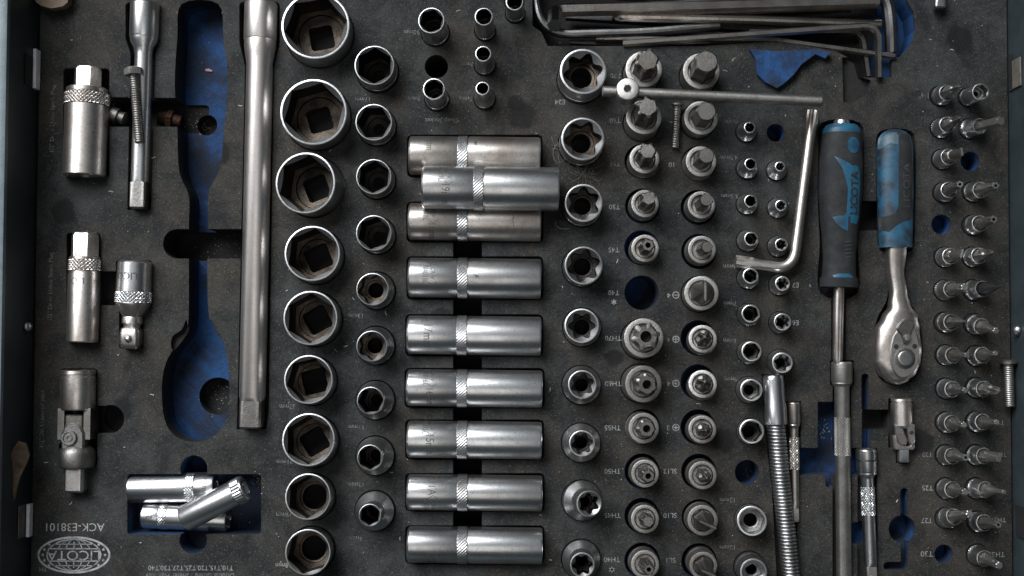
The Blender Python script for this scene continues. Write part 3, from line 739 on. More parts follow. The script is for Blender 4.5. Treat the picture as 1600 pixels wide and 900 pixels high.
for k, (grp, base, ring, tip, kind, a, lb) in enumerate(SB):
    zr, zt = 27, 74
    root, Lt = upright('driver_bit', base, tip, 2, zt, lb, 'driver bit', grp, 17, 26, maxdeg=15)
    Lr = Lt * (zr + 26) / (zt + 26)
    dark = 'black' in lb and 'pointed bit' in lb and lb.startswith('black')
    holder(root, Lr, 12.8, 15.4, 31 if k % 3 else 36, 9.2, 'chrome', knurled=k % 4 == 1, n=48)
    part('bit', bit_geo(Lr, Lt, 8.0, kind, a, rot=k * .53 if kind != 'slot' else .9 + (k % 3) * .4), M['bit_dark' if dark else 'satin'], root, 25)
    if kind == 'slimhole': part('tip_hole', loft([(Lt, a * .45), (Lt - 8, a * .42)], 20, False, True), M['black_gap'], root, 30)
root, L_ = upright('hex_nut_driver', (1512, 152), (1532.5, 143.5), 3, 60, 'tall thin hex socket at the head of the outer bit column', 'socket', None, 15, 26, maxdeg=15)
socket_geo(root, L_, 12.8, 13.4, 36, 'hex', 9.6, dep=18, drive=4, square=False, rot=.3, mats=('rim', 'bore_grey'), lip=1.6, n=60)

# ------------------------------------------------------------------ lying tools
def lying(name, A, B, z, label, cat, group=None, z2=None):
    a, b = P(A[0], A[1], z), P(B[0], B[1], z if z2 is None else z2)
    return empty(name, a, frame(a, b), label, cat, group), (b - a).length
def deep_socket(root, L_, r, texts, k1=.372, k2=.455, mats='chrome', badge=None):
    """Long socket along z: drive end at 0, knurled band, hex end at L."""
    kz0, kz1 = L_ * k1, L_ * k2
    rl, rr = r * .965, r * .975
    sq = rsq(16, 1.28) if r > 24 else rsq(r * .5, 1.28)
    part('body', loft([(14, lambda t: sq(t)), (0, lambda t: sq(t)), (0, rl - 4), (1.0, rl - 1.6), (3.5, rl), (kz0 - 2, rl), (kz0 - .5, rl - .8), (kz0, rl - .8)], 72, True), M[mats], root, 30)
    part('knurled_band', knurl(r + .4, kz0, kz1 - 1.5, int(r * 1.3), 1.1, 240, 24, helix=True), M['rim'], root, 20)
    hx = ngon(6, r * .72, 0)
    part('shank', loft([(kz1 - 1.6, rr - 1.6), (kz1 + .2, rr - 1.6), (kz1 + .6, rr), (L_ - 3, rr), (L_ - .8, rr - .8), (L_, rr - 2), (L_, r * .86), (L_ - 2, hx), (L_ - 40, hx)], 72, False, True), M[mats], root, 30)
    for s, size, z0, u0 in texts:
        if s == 'BADGE':
            fl = hex_badge(size * 1.75, size * .62, .8); t_ = text2d('CR-V', size * .85)
            fl = (list(fl[0]) + list(t_[0]), list(fl[1]) + [tuple(i + 12 for i in q) for q in t_[1]])
        else: fl = text2d(s, size); fl = ([(x * .78, y) for x, y in fl[0]], fl[1])
        part('engraving', wrap(fl, rl, z0, u0 / rl), M['engrave'], root, 0)
G11 = 'long deep sockets lying in the middle rows'
TX = [[('21mm', 17, 33, 20)],
      [('N4018L', 12, 28, 14), ('BADGE', 11, 40, 14), ('18mm', 17, 38, -20)],
      [('LICOTA', 19, 36, 42), ('N4018L', 12, 27, 4), ('BADGE', 11, 39, 6)],
      [('N4017L', 12, 27, 36), ('17mm', 20, 33, 0)],
      [('N4016L', 12, 30, 20), ('BADGE', 11, 41, 22), ('16mm', 17, 37, -14)],
      [('N4015L', 12, 28, 26), ('BADGE', 11, 39, 28), ('15mm', 18, 36, -6)],
      [('LICOTA', 18, 39, 24), ('N4014L', 12, 30, -20), ('BADGE', 11, 41, -20)],
      [('LICOTA', 18, 38, -30)]]
DL = ['dull deep socket at the top, partly under the one laid across',
      'brown stained deep socket partly under the one laid across, with a dark nick',
      'deep socket marked N4018L with a dark scratch, just below the brown stained one',
      'deep socket engraved 17mm', 'deep socket engraved 16mm', 'deep socket engraved 15mm',
      'deep socket lettered along its top edge, second from the photo bottom',
      'thinnest deep socket, lowest of the row at the photo bottom']
for (x0, x1, yc, r), tx, lb in zip(DEEP, TX, DL):
    z = 5; rr = rz(r, z)
    root, L_ = lying('deep_socket', (x0, yc), (x1, yc + 2.5), z, lb, 'deep socket', G11)
    deep_socket(root, L_, rr, tx, mats='chrome_worn' if lb.startswith(('brown', 'dull')) else 'chrome')
def nick(root, R_, z0, pts):
    part('scratch_mark', wrap((pts, [tuple(range(len(pts)))]), R_, z0, 0, .1), M['engrave'], root, 0)
deeps = [o for o in col.objects if o.get('category') == 'deep socket']
nick(deeps[0], 31, 104, [(-24, -2), (-20, 3), (-16, 1), (-12, 2.5), (-15, -1), (-19, -3)])
nick(deeps[1], 29.5, 163, [(-12, -.6), (-6, .8), (0, -.2), (8, 1.2), (9, .2), (1, -1.6), (-6, -.6)])
nick(deeps[2], 31.5, 106, [(-6, -5), (-3.5, -1), (-3, 3), (1, 5), (-1, 1.5), (1.5, 0), (-2, -1.5)])
root, L_ = lying('deep_socket', (660, 292.5), (873, 296), 38, 'deep socket engraved 19mm lying loose across two others', 'deep socket', G11)
deep_socket(root, L_, rz(35, 38), [('N4019L', 12.5, 30, 22), ('BADGE', 11, 43, 20), ('19mm', 18, 37, -14)], .378, .458)
# three slim deep sockets in the blue box pocket
G12 = 'slim deep sockets loose in the blue pocket'
def slim_deep(A, B, z, z2, r, kr, lb, tx=None, flip=False):
    root, L_ = lying('slim_deep_socket', A, B, z, lb, 'deep socket', G12, z2)
    k0, k1 = L_ * kr[0], L_ * kr[1]
    hx = ngon(6, r * .70, 0)
    part('body', loft([(34, hx), (2.5, hx), (.2, r * .84), (0, r - 2), (.8, r - .7), (2.5, r), (k0, r)], 60, True), M['bright'], root, 30)
    part('knurled_band', knurl(r + .5, k0, k1, int(r * 1.5), .9, 150, straight=flip), M['bright'], root, 20)
    sq = rsq(r * .48, 1.28)
    part('neck', loft([(k1 - .1, r - .8), (k1 + 1, r - .2), (L_ - 2.5, r - .2), (L_ - .6, r - 1), (L_, r - 2.2), (L_, sq), (L_ - 12, sq)], 60, False, True), M['bright'], root, 30)
    if tx: part('engraving', wrap(text2d(tx[0], tx[1]), r, tx[2], tx[3]), M['engrave'], root, 0)
slim_deep((204, 763), (338, 760.5), -18, -18, 23, (.67, .775), 'bright slim deep socket along the upper side of the blue pocket', ('14mm', 13, 122, .1))
slim_deep((357, 811), (225, 805), -22, -22, 20, (.70, .80), 'bright slim deep socket lying underneath the slanted one', ('12', 13, 118, .1))
slim_deep((288, 811), (384, 762), 8, 14, 20.5, (.84, .97), 'bright slim deep socket slanted across the others, open end down', None, True)

# --- big drive tools along the near side of the case
def hexhead(r, a0, a1):  # hex drive with domed end
    q = ngon(6, r, math.pi / 6)
    return loft([(a0, lambda t: min(q(t), r * .9) * .9), (a0 + 2, lambda t: min(q(t), r * 1.02)), (a0 + 6, q), (a1, q)], 60, True, False)
root, L_ = lying('spark_plug_socket', (138, 105), (132, 276), 8, 'large spark plug socket with hex end and knurled collar', 'spark plug socket')
part('hex_end', hexhead(18.5, 0, 34), M['chrome_worn'], root, 30)
part('collar', loft([(33, 19), (33.2, 28), (35, 31), (41, 31), (42, 29)], 60), M['chrome_worn'], root, 30)
part('knurled_band', knurl(34.5, 42, 61, 36, 1.8, 252, 26), M['chrome_worn'], root, 20)
part('body', loft([(60.8, 31.5), (62, 32.5), (L_ - 2, 32.3), (L_, 30.5), (L_, 24), (L_ - 40, 23)], 72, False, True), M['chrome_worn'], root, 30)
root, L_ = lying('spark_plug_socket', (133.5, 363), (129, 535), 8, 'slim spark plug socket lettered below its knurled collar', 'spark plug socket')
part('hex_end', hexhead(18.5, 0, 38), M['chrome_worn'], root, 30)
part('knurled_band', knurl(24.5, 42, 60, 26, 1.7, 208, 26), M['chrome_worn'], root, 20)
part('collar', loft([(37.8, 19), (38, 21), (39.5, 23), (42.2, 23.2)], 60), M['chrome_worn'], root, 30)
part('body', loft([(59.8, 22), (61, 23.2), (64, 23.2), (66, 24), (L_ - 2, 24), (L_, 22.5), (L_, 18), (L_ - 40, 17.5)], 60, False, True), M['chrome_worn'], root, 30)
part('engraving', wrap(text2d('LICOTA', 14, .01), 24, 76, -.62), M['engrave'], root, 0)
root, L_ = lying('drive_adapter', (211.5, 408), (205, 545), 6, 'short drive adapter with lettered barrel and ball in its square end', 'drive adapter')
part('barrel', loft([(8, rsq(15)), (0, rsq(15)), (0, 23), (1.5, 25), (3, 26), (48, 27)], 60, True), M['chrome'], root, 30)
part('knurled_band', knurl(28, 47.5, 65, 30, 1.7, 210, 26), M['chrome'], root, 20)
part('taper', loft([(64.8, 26), (66, 26.5), (70, 25.5), (84, 16.5), (87, 15), (89, 15.6), (97, 15.6), (99, 13.2), (104, 12.6)], 60), M['chrome_worn'], root, 30)
part('square_end', loft([(103.5, rsq(12)), (106, rsq(14.3)), (112, rsq(15.4)), (L_ - 8, rsq(15.4)), (L_ - 1, rsq(12.5)), (L_, rsq(11.5))], 64, True, True), M['chrome_worn'], root, 30)
part('detent_ball', xf(loft([(0, 6.2), (2, 5.6), (4.2, 3.6), (5, 1)], 24, False, True), Matrix.Translation((0, 14.9, 121)) @ Matrix.Rotation(-math.pi / 2, 4, 'X')), M['rim'], root, 40)
part('engraving', wrap(text2d('LICOTA', 15.5, .01), 26.6, 24, -.52), M['engrave'], root, 0)

def ext_bar(root, L_, hr, hl, sr, sr2, sq, sql, mat, taper=20, knl=None):
    """Extension bar: socket head, taper, shaft (with optional knurl), square drive end."""
    part('head', loft([(14, rsq(hr * .55)), (0, rsq(hr * .55)), (0, hr - 2.5), (.8, hr - 1), (2.5, hr), (hl - 2, hr), (hl, hr - 1)], 64, True), M[mat], root, 30)
    z1 = L_ - sql
    part('shaft', loft([(hl - .1, hr - 1), (hl + taper * .25, hr * .80 + sr * .2), (hl + taper * .6, sr * 1.12), (hl + taper, sr), (z1 - 7, sr2), (z1 - .5, lambda t: min(sr2, rsq(sq, 1.34)(t)))], 64), M[mat], root, 40)
    part('square_end', loft([(z1 - .6, lambda t: min(sr2, rsq(sq, 1.34)(t))), (z1 + 1, rsq(sq, 1.3)), (L_ - 3, rsq(sq, 1.3)), (L_, rsq(sq * .86, 1.26))], 64, False, True), M['bit' if sq > 10 else 'chrome_worn'], root, 30)
    if knl: part('knurled_band', knurl(sr + 1.2, knl[0], knl[1], int(sr * 1.6), 1.7, 140), M[mat], root, 20)
root, L_ = lying('extension_bar', (227, 5), (217.5, 327), 6, 'short extension bar with a hex bolt lying on it', 'extension bar')
ext_bar(root, L_, 22.5, 56, 13.5, 13.8, 12.5, 42, 'chrome', 26)
root, L_ = lying('extension_bar', (408, 5), (393.5, 669), 6, 'long thick extension bar with worn square end', 'extension bar')
ext_bar(root, L_, 25.5, 60, 20.5, 20.3, 17, 42, 'bar', 36)
# bolt on the short bar
root, L_ = lying('hex_bolt', (208.5, 106), (218.5, 223), 27, 'hex head bolt with threaded shank lying on the short bar', 'bolt')
part('head', loft([(0, 11), (1.2, lambda t: min(ngon(6, 13)(t), 13.6)), (3, ngon(6, 13)), (11.5, ngon(6, 13))], 48, True, True), M['thread'], root, 25)
part('shank', thread(8.0, 11, L_, 3.6, 1.3), M['thread'], root, 60)
# big universal joint
root, L_ = lying('universal_joint', (123, 578), (119.5, 768), 8, 'large grimy universal joint with pivot pin and square drive', 'universal joint')
part('barrel', loft([(10, rsq(16)), (0, rsq(16)), (0, 24), (1, 25.5), (6, 26), (7, 25.2), (10, 25.2), (11, 26.2), (58, 26.2), (61, 25)], 64, True), M['chrome_worn'], root, 30)
for s in (-1, 1):
    g = xf(box(-5, -17, 58, 5, 17, 106), Matrix.Translation((s * 20, -2, 0)))
    part('fork_arm', g, M['bit'], root, 0)
part('centre_block', loft([(68, rsq(14)), (70, rsq(16)), (114, rsq(16)), (118, rsq(13))], 48, True, True), M['bit'], root, 30)
lug = [(-17, 124), (-19, 108), (-18, 96), (-13, 85), (-6, 80), (4, 80), (12, 85), (17, 95), (18, 108), (17, 124)]
part('yoke', loft([(112, 15), (116, 20), (121, 25), (127, 27.2), (144, 27.2), (149, 25.5), (151, 22)], 56, True, True), M['bit'], root, 40)
def upright_prism(poly, y0, y1, bev=1.6):   # polygon in local x/z, extruded along local y, top edge bevelled
    g = bev_prism(poly, y0, y1, bev); return [(p[0], p[2], p[1]) for p in g[0]], [tuple(reversed(q)) for q in g[1]]
part('yoke_lug', upright_prism(lug, -14, 19, 3), M['bit'], root, 30)
part('pivot_pin', xf(loft([(0, 12), (2.5, 12), (3.5, 11), (3.5, 8.6), (1.6, 8.2), (1.6, 5.6), (3, 5.2), (3, 3), (1, 2.6)], 32, False, True), Matrix.Translation((-5, 19, 103)) @ Matrix.Rotation(-math.pi / 2, 4, 'X')), M['rim'], root, 30)
part('square_end', loft([(149, rsq(15)), (L_ - 3, rsq(15)), (L_, rsq(13))], 48, False, True), M['chrome_worn'], root, 30)

# --- T bar and its sliding head
root, L_ = lying('t_bar_handle', (941, 142.5), (1284, 158.5), 62, 'steel T bar with round sliding head lying over the bit sockets', 'T bar')
part('rod', loft([(0, 6.5), (1.5, 8), (L_ - 1.5, 8), (L_, 6.6)], 32, True, True), M['satin'], root, 30)
hd = P(981, 138.5, 84); hb = P(979, 152, 40)
R_ = frame(hd, hb); inv = root.matrix_world.copy(); bpy.context.view_layer.update()
inv = root.matrix_world.inverted() @ (Matrix.Translation(hd * S) @ R_.to_4x4())
inv.translation = inv.translation / S
part('sliding_head', xf(loft([(12, 4.6), (1, 4.8), (0, 6.2), (0, 14.8), (.6, 16.3), (2.2, 17.4), (30, 17.4), (34, 13), (44, 12)], 48, True, True), inv), M['satin'], root, 30)
part('head_hole', xf(loft([(1, 4.9), (16, 4.7)], 24, False, True), inv), M['black_gap'], root, 30)
# loose long screw beside it
root, L_ = lying('long_screw', (1058.5, 160), (1054.5, 231), 16, 'loose threaded screw lying between the bit columns', 'screw', None, 8)
part('head', loft([(0, 8), (2, 10.5), (4, 10.5), (6, 7)], 24, True), M['thread'], root, 30)
part('shank', thread(6.6, 5.8, L_, 3.8, 1.4), M['thread'], root, 60)
root, L_ = lying('pan_head_screw', (1575, 561), (1577.5, 635), 14, 'loose pan head screw beside the case wall', 'screw')
part('head', loft([(0, 8), (1.5, 11), (4.5, 13.2), (7, 13.2), (8, 8)], 32, True), M['thread'], root, 30)
part('shank', thread(8.0, 7.9, L_, 3.2, .9), M['thread'], root, 60)

# --- bent star key
path = fillet([P(1270.5, 173, 22), P(1239, 421, 20), P(1149, 408, 20)], 30, 10)
o0 = path[0]
root = empty('bent_star_key', o0, None, 'shiny L shaped star key lying over the small sockets', 'L key')
path = subdiv(path, 10); tot = sum((b - a).length for a, b in zip(path, path[1:]))
def key_sec(t, i, s):
    e = min(s, tot - s); k = star(8.6, .13)(t) if e < 26 else 8.0 + .5 * math.exp(-(e - 26) / 8)
    return k * math.cos(t), k * math.sin(t)
g = sweep(path, key_sec, 36)
part('bar', ([p - o0 for p in g[0]], g[1]), M['chrome_worn'], root, 25)

# --- hex keys in the far bay
def bar_key(pts, r, sec, mat, label, rad=22, group='hex keys heaped in the far bay', cat='hex key', n=12, name='hex_key'):
    p = fillet([P(*q) for q in pts], rad, 9); o0 = p[0]
    root = empty(name, o0, None, label, cat, group)
    g = sweep(subdiv(p, 30), sec(r), n)
    part('bar', ([q - o0 for q in g[0]], g[1]), M[mat], root, 28)
hx12 = lambda r: hex_sec(r, math.pi / 6)
bar_key([(826, -70, -18), (846, 54, -16), (1010, 50, -12), (1124, 39, -8)], 7.6, round_sec, 'key_dark', 'black round key curving round the corner of the bay', 46)
bar_key([(866, 40, 62), (868, 16, 4), (1100, 11, 4), (1372, 3, 4)], 9.4, hx12, 'key', 'thick hex key with its hexagon end standing up towards the viewer', 12)
bar_key([(962, 30, -28), (964, 26, -2), (1180, 31, 0), (1376, 38, 2)], 7.4, round_sec, 'key', 'round brownish key with curved end lying across the heap', 10)
bar_key([(973, 68, 4), (1180, 53, 12), (1372, 39.5, 16), (1373, 121, 10)], 4.8, hx12, 'key', 'thin hex key on top with its short arm turned down', 24)
bar_key([(932, 60, -18), (1215, 63, -6), (1398, 88, 4)], 4.4, hx12, 'key', 'thin straight looking key sloping over the blue scrap', 4)
bar_key([(1170, 50, -14), (1346, 50, -8), (1356, 120, -6)], 4.8, hx12, 'key', 'small brown hex key with bright short arm', 18)
bar_key([(1130, 26, -20), (1280, 20, -16), (1300, 18, -16)], 3.6, hx12, 'key', 'thin key half hidden in the middle of the heap', 4)
bar_key([(1340, -30, -6), (1386, -6, -4), (1392, 40, -4), (1393, 82, -10)], 10.5, round_sec, 'key_dark', 'thick black key with its bent end beside the blue rim', 30)
bar_key([(900, -12, -10), (1120, 2, -10), (1390, -10, -10)], 8, hx12, 'key_dark', 'black hex key along the very edge of the photo', 4)
bar_key([(1000, 45, -24), (1160, 57, -26), (1330, 78, -26)], 5, hx12, 'key_dark', 'dark hex key at the bottom of the heap', 4)
bar_key([(884, 26, -30), (1010, 34, -30), (1250, 52, -32), (1344, 46, -32)], 6, hx12, 'key_dark', 'dark hex key low in the middle of the heap', 4)
bar_key([(1010, 20, -10), (1160, 21, -8), (1330, 14, -8)], 5.2, hx12, 'key', 'grey hex key lying close under the thick hexagon ended key', 4)
bar_key([(890, 66, -34), (1010, 72, -34), (1200, 60, -36)], 4, hx12, 'key', 'thin key along the near lip of the bay', 4)
# end of a tool at the far edge
root, L_ = lying('loose_hex_shank', (1468, -60), (1467, 14), 14, 'bright flat end of a tool poking in at the photo edge', 'tool end', None)
part('shaft', loft([(0, 8.5), (50, 8.5), (54, rsq(8.5)), (L_ - 2, rsq(8.5)), (L_, rsq(7))], 48, True, True), M['bright'], root, 30)

# --- draping a plan outline over a lying tool
def surf(w_, h_, yo=0.0, sharp=2.4):   # superellipse top height over local x at half widths given by w_(z), h_(z)
    def y(x, z):
        k = min(.985, abs(x) / max(.1, w_(z))); return yo + h_(z) * (1 - k ** sharp) ** (1 / sharp)
    return y
def interp(tb):
    def f(z):
        if z <= tb[0][0]: return tb[0][1]
        for (a, b), (c, d) in zip(tb, tb[1:]):
            if z <= c:
                t = (z - a) / (c - a); t = t * t * (3 - 2 * t); return b + (d - b) * t
        return tb[-1][1]
    return f
def superloft(w_, h_, zs, n=48, sharp=2.4, cx=lambda z: 0.0, caps=True):
    v, f = [], []
    for z in zs:
        for k in range(n):
            t = 2 * math.pi * k / n; c, s = math.cos(t), math.sin(t)
            x = math.copysign(abs(c) ** (2 / sharp), c) * w_(z) + cx(z); y = math.copysign(abs(s) ** (2 / sharp), s) * h_(z)
            v.append((x, y, z))
    for i in range(len(zs) - 1):
        for k in range(n):
            j = (k + 1) % n; f.append((i * n + k, i * n + j, (i + 1) * n + j, (i + 1) * n + k))
    if caps: f.append(tuple(reversed(range(n)))); f.append(tuple((len(zs) - 1) * n + k for k in range(n)))
    return v, f
def drape(flat, y, off):
    return [(x, y(x, z) + off, z) for x, z in flat[0]], [tuple(reversed(q)) for q in flat[1]]
def flip_f(g): return g[0], [tuple(reversed(q)) for q in g[1]]

# --- screwdriver handle with socket shaft
root, L_ = lying('screwdriver_handle', (1315, 188), (1310.5, 452), 12, 'black and blue gripped driver handle, lettered along one side', 'screwdriver')
W = interp([(6, 15), (9, 24), (16, 28.5), (40, 31), (70, 33), (110, 33), (150, 30), (185, 26.5), (215, 24.5), (240, 25), (250, 27), (262, 27)])
Hh = lambda z: W(z) * .86
zs = [7, 8, 9, 10, 12, 14, 16] + [20 + k * 6 for k in range(40)] + [258, 262]
sy = surf(W, Hh)
part('end_button', loft([(0, 10), (1, 12), (8, 12.6)], 40, True), M['chrome'], root, 30)
part('grip', superloft(W, Hh, [z for z in zs if z >= 16]), M['rubber'], root, 40)
part('end_cap', superloft(lambda z: W(z) + .15, lambda z: Hh(z) + .15, [7, 8, 9, 10, 12, 14, 16, 20, 22]), M['blue_plastic'], root, 40)
def pxl(root_pts):                   # photo pixels to the handle's local x/z
    return root_pts
def loc_of(root, z):
    bpy.context.view_layer.update(); mi = root.matrix_world.inverted()
    def f(px, py):
        p = mi @ (P(px, py, z) * S) / S; return (p.x, p.z)
    return f
lf = loc_of(root, 12 + 24)
def inlay(root, lf, pts, sy, mat, off=.5, step=4, name='inlay', sm=None):
    q = [lf(*p) for p in (smooth_poly(pts, sm) if sm else pts)]
    fl = fill2d([Vector(p) for p in q], step)
    g = drape(fl, sy, off)
    n = len(g[0])
    v = g[0]; f = g[1]
    # face the viewer
    a, b, c = (Vector(v[i]) for i in f[0][:3])
    if (b - a).cross(c - a).y < 0: f = [tuple(reversed(x)) for x in f]
    return part(name, (v, f), mat, root, 60)
inlay(root, lf, [(1333 + 10 * math.cos(t * .35), 227 + 13 * math.sin(t * .35)) for t in range(18)], sy, M['blue_plastic'])
inlay(root, lf, [(1303, 244), (1328.5, 257), (1328.5, 338), (1325, 339), (1325, 361), (1316, 357), (1308, 350), (1301, 339), (1310, 337), (1318, 337), (1322, 332), (1323.5, 296), (1321, 284), (1315, 264)], sy, M['blue_plastic'])
inlay(root, lf, [(1328.5, 259), (1339, 259), (1341, 262), (1341, 346), (1339, 350), (1328.5, 348)], sy, M['blue_plastic'], .35)
inlay(root, lf, [(1340, 262), (1343.5, 268), (1343, 340), (1341, 344)], sy, M['blue_plastic'], .6)
inlay(root, lf, [(1302, 430), (1312, 427), (1330, 428), (1336, 435), (1330, 441), (1316, 440), (1306, 436)], sy, M['blue_plastic'], .6)
for yy in (377, 383, 389, 395, 401):
    inlay(root, lf, [(1321, yy), (1332, yy - 1), (1332, yy + 1), (1321, yy + 2)], sy, M['rubber_rib'], .8, name='rib')
tx = text2d('LICOTA', 18, .028)
lx, lz = lf(1334.6, 304)
v = [(lx + (-yv if False else 0) , 0, 0) for xv, yv in tx[0]]
# letters run from the shaft up to the cap: reading direction -z, letter tops towards -x
pts = [(lx - yv * .92, lz - 2 - xv * 1.06) for xv, yv in tx[0]]
g = drape((pts, tx[1]), sy, 1.0)
a, b, c = (Vector(g[0][i]) for i in g[1][0][:3])
part('lettering', g if (b - a).cross(c - a).y > 0 else flip_f(g), M['rubber'], root, 0)
part('ferrule', superloft(lambda z: 28.5, lambda z: 24, [247, 249, 259, 261]), M['rubber'], root, 40)
part('shaft', loft([(260, 8.4), (262, 8.4), (300, lambda t: 8.4 - 1.2 * abs(math.cos(2 * t)) ** 6), (372, lambda t: 7.6 - 1.2 * abs(math.cos(2 * t)) ** 6), (378, 6)], 48, False, True), M['chrome_worn'], root, 30)

# --- thin quarter inch extension running to the photo bottom
root, L_ = lying('thin_extension_bar', (1315, 565), (1319.5, 960), 4, 'thin satin extension bar below the driver handle, with knurled grip', 'extension bar')
ext_bar(root, L_, 16, 32, 11.3, 11.3, 8.5, 30, 'satin', 8, (86, 146))
# --- ratchet
root, L_ = lying('ratchet_wrench', (1397.5, 203), (1402, 600), 8, 'small ratchet with scuffed blue handle and steel pear head', 'ratchet')
Wr = interp([(0, 10), (4, 18), (12, 24.5), (28, 27.5), (90, 27.5), (140, 26.5), (165, 25.5), (184, 25)])
Hr = lambda z: Wr(z) * .72
sr_ = surf(Wr, Hr)
part('handle', superloft(Wr, Hr, [0, 1, 2, 4, 6, 9, 12, 16, 20] + [26 + k * 6 for k in range(27)] + [185]), M['blue_dirty'], root, 40)
lf = loc_of(root, 8 + 18)
inlay(root, lf, [(1404, 212), (1418, 210), (1425, 220), (1426.5, 240), (1426.5, 330), (1424, 343), (1412, 345), (1400, 352), (1390, 362), (1378, 359), (1376, 338), (1390, 337), (1399, 332), (1403, 322)], sr_, M['rubber'], .6, 4, 'grip_inlay')
inlay(root, lf, [(1376, 216), (1382, 207), (1402, 206), (1404, 212), (1403, 226), (1390, 224), (1376, 232)], sr_, M['blue_grey'], .5, 4, 'worn_patch')
inlay(root, lf, [(1415 + 9 * math.cos(t * .42), 213 + 5.5 * math.sin(t * .42)) for t in range(15)], sr_, M['black_gap'], 1.0, 3, 'hanging_hole')
tx = text2d('LICOTA', 15); lx, lz = lf(1416.5, 290)
pts = [(lx - yv, lz - xv * 1.3) for xv, yv in tx[0]]
g = drape((pts, tx[1]), sr_, 1.0)
a, b, c = (Vector(g[0][i]) for i in g[1][0][:3])
part('lettering', g if (b - a).cross(c - a).y > 0 else flip_f(g), M['rubber_rib'], root, 0)
Wn = interp([(180, 16.5), (190, 15.5), (230, 12.5), (256, 13), (276, 17), (292, 27), (312, 34), (340, 37), (362, 36), (380, 29), (392, 17), (397, 6)])
Hn = interp([(180, 14), (230, 11), (262, 12), (290, 17), (330, 20), (370, 19), (390, 14), (397, 8)])
cxn = interp([(180, 0), (220, -1), (255, 3), (285, 5), (320, 0), (397, -1)])
part('neck_and_head', superloft(Wn, Hn, [180 + k * 4 for k in range(54)] + [397], 56, 2.6, cxn), M['chrome_worn'], root, 40)
sh = lambda x, z: surf(Wn, Hn, 0, 2.6)(x - cxn(z), z)
lf = loc_of(root, 8 + 19)
flat = lambda x, z: 20.2
def slab(name, pts, y0, y1, mat, sm=None):
    q = [lf(*p) for p in (smooth_poly(pts, sm) if sm else pts)]
    return part(name, upright_prism(q, y0, y1), mat, root, 30)
pl = slab('head_plate', [(1394, 528), (1402, 515), (1410, 500), (1420, 500), (1429, 512), (1435, 535), (1436, 556), (1431, 576), (1420, 588), (1406, 590), (1395, 578), (1390, 555)], 14, 21, M['satin'], 3)
slab('reverse_lever', [(1400, 510), (1408, 501), (1420, 499), (1428, 506), (1423, 518), (1418, 536), (1411, 537), (1407, 524), (1401, 517)], 20, 25, M['bit'], 3)
for cx_, cy_, r_, y0_, y1_, mt, nm in ((1415.5, 527.5, 5.5, 22, 28, 'rim', 'lever_button'), (1413, 560, 17, 20, 21.6, 'bit', 'drive_ring'), (1413, 560, 12, 21, 27, 'rim', 'release_button'), (1399.5, 541.5, 4.2, 20, 21.4, 'black_gap', 'plate_hole'), (1428.5, 541, 4.2, 20, 21.4, 'black_gap', 'plate_hole')):
    x_, z_ = lf(cx_, cy_)
    g = loft([(y0_, r_), (y1_ - 1, r_), (y1_ - .2, r_ * .9), (y1_, r_ * .72)], 32, False, True)
    part(nm, ([(x_ + p[0], p[2], z_ - p[1]) for p in g[0]], g[1]), M[mt], root, 30)

# --- coiled flexible shaft
root, L_ = lying('flexible_extension', (1208, 586), (1212.5, 664), 14, 'flexible extension with chrome head and close wound coil', 'flexible extension')
part('head', loft([(12, rsq(8)), (0, rsq(8)), (0, 13.5), (1, 15), (3, 15.8), (8, 16.2), (46, 16.4), (48, 17), (L_ - 2, 17.2), (L_, 15.5)], 48, True, True), M['bright'], root, 30)
pa = [P(1212, 660, 14), P(1219, 740, 13), P(1228, 820, 12), P(1236, 900, 10), P(1241, 970, 8)]
pth = []
for a, b, c, d in zip([pa[0]] + pa, pa, pa[1:], pa[2:] + [pa[-1]]):
    for k in range(8):
        t = k / 8; pth.append(.5 * ((2 * b) + (c - a) * t + (2 * a - 5 * b + 4 * c - d) * t * t + (3 * b - a - 3 * c + d) * t ** 3))
pth = subdiv(pth, .6)
mw = root.matrix_world.copy(); bpy.context.view_layer.update(); mi = root.matrix_world.inverted()
def coil_sec(t, i, q):
    u = 2 * ((q / 5.4 + t / (2 * math.pi)) % 1.0) - 1
    r = 11.0 + 3.2 * math.sqrt(max(0.0, 1 - u * u)); return r * math.cos(t), r * math.sin(t)
g = sweep(pth, coil_sec, 28)
part('coil', ([(mi @ (p * S)) / S for p in g[0]], g[1]), M['rim'], root, 60)
root, L_ = lying('small_extension_bar', (1239.5, 628), (1243, 815), 2, 'slim brownish extension bar half hidden behind the coiled shaft', 'extension bar')
ext_bar(root, L_, 10.5, 34, 7.0, 6.5, 5, 20, 'chrome_worn', 8, (54, 104))
# --- small universal joint
root, L_ = lying('small_universal_joint', (1408, 622), (1411, 722), 6, 'small universal joint above the blue slots', 'universal joint')
part('barrel', loft([(8, rsq(9)), (0, rsq(9)), (0, 14), (1, 15.6), (4, 16), (5, 15), (7, 15), (8, 16), (42, 16), (46, 13)], 48, True), M['chrome_worn'], root, 30)
part('fork_arm', upright_prism([(-15.5, 40), (-3, 40), (0, 54), (4, 64), (2, 71), (-6, 72), (-12, 66), (-14, 54)], 4, 12), M['chrome_worn'], root, 30)
part('fork_arm', upright_prism([(3, 40), (15.5, 40), (15, 66), (10, 73), (5, 66)], -6, 14), M['chrome_worn'], root, 30)
part('yoke', upright_prism([(-17, 56), (-10, 58), (-4, 70), (4, 74), (12, 72), (16, 60), (16, 76), (14, 79), (-14, 79), (-16, 76)], -9, 9), M['chrome_worn'], root, 30)
part('pivot_pin', xf(loft([(0, 3.2), (1.6, 3.2), (1.7, 1)], 20, False, True), Matrix.Translation((9, 14, 52)) @ Matrix.Rotation(-math.pi / 2, 4, 'X')), M['bit_dark'], root, 30)
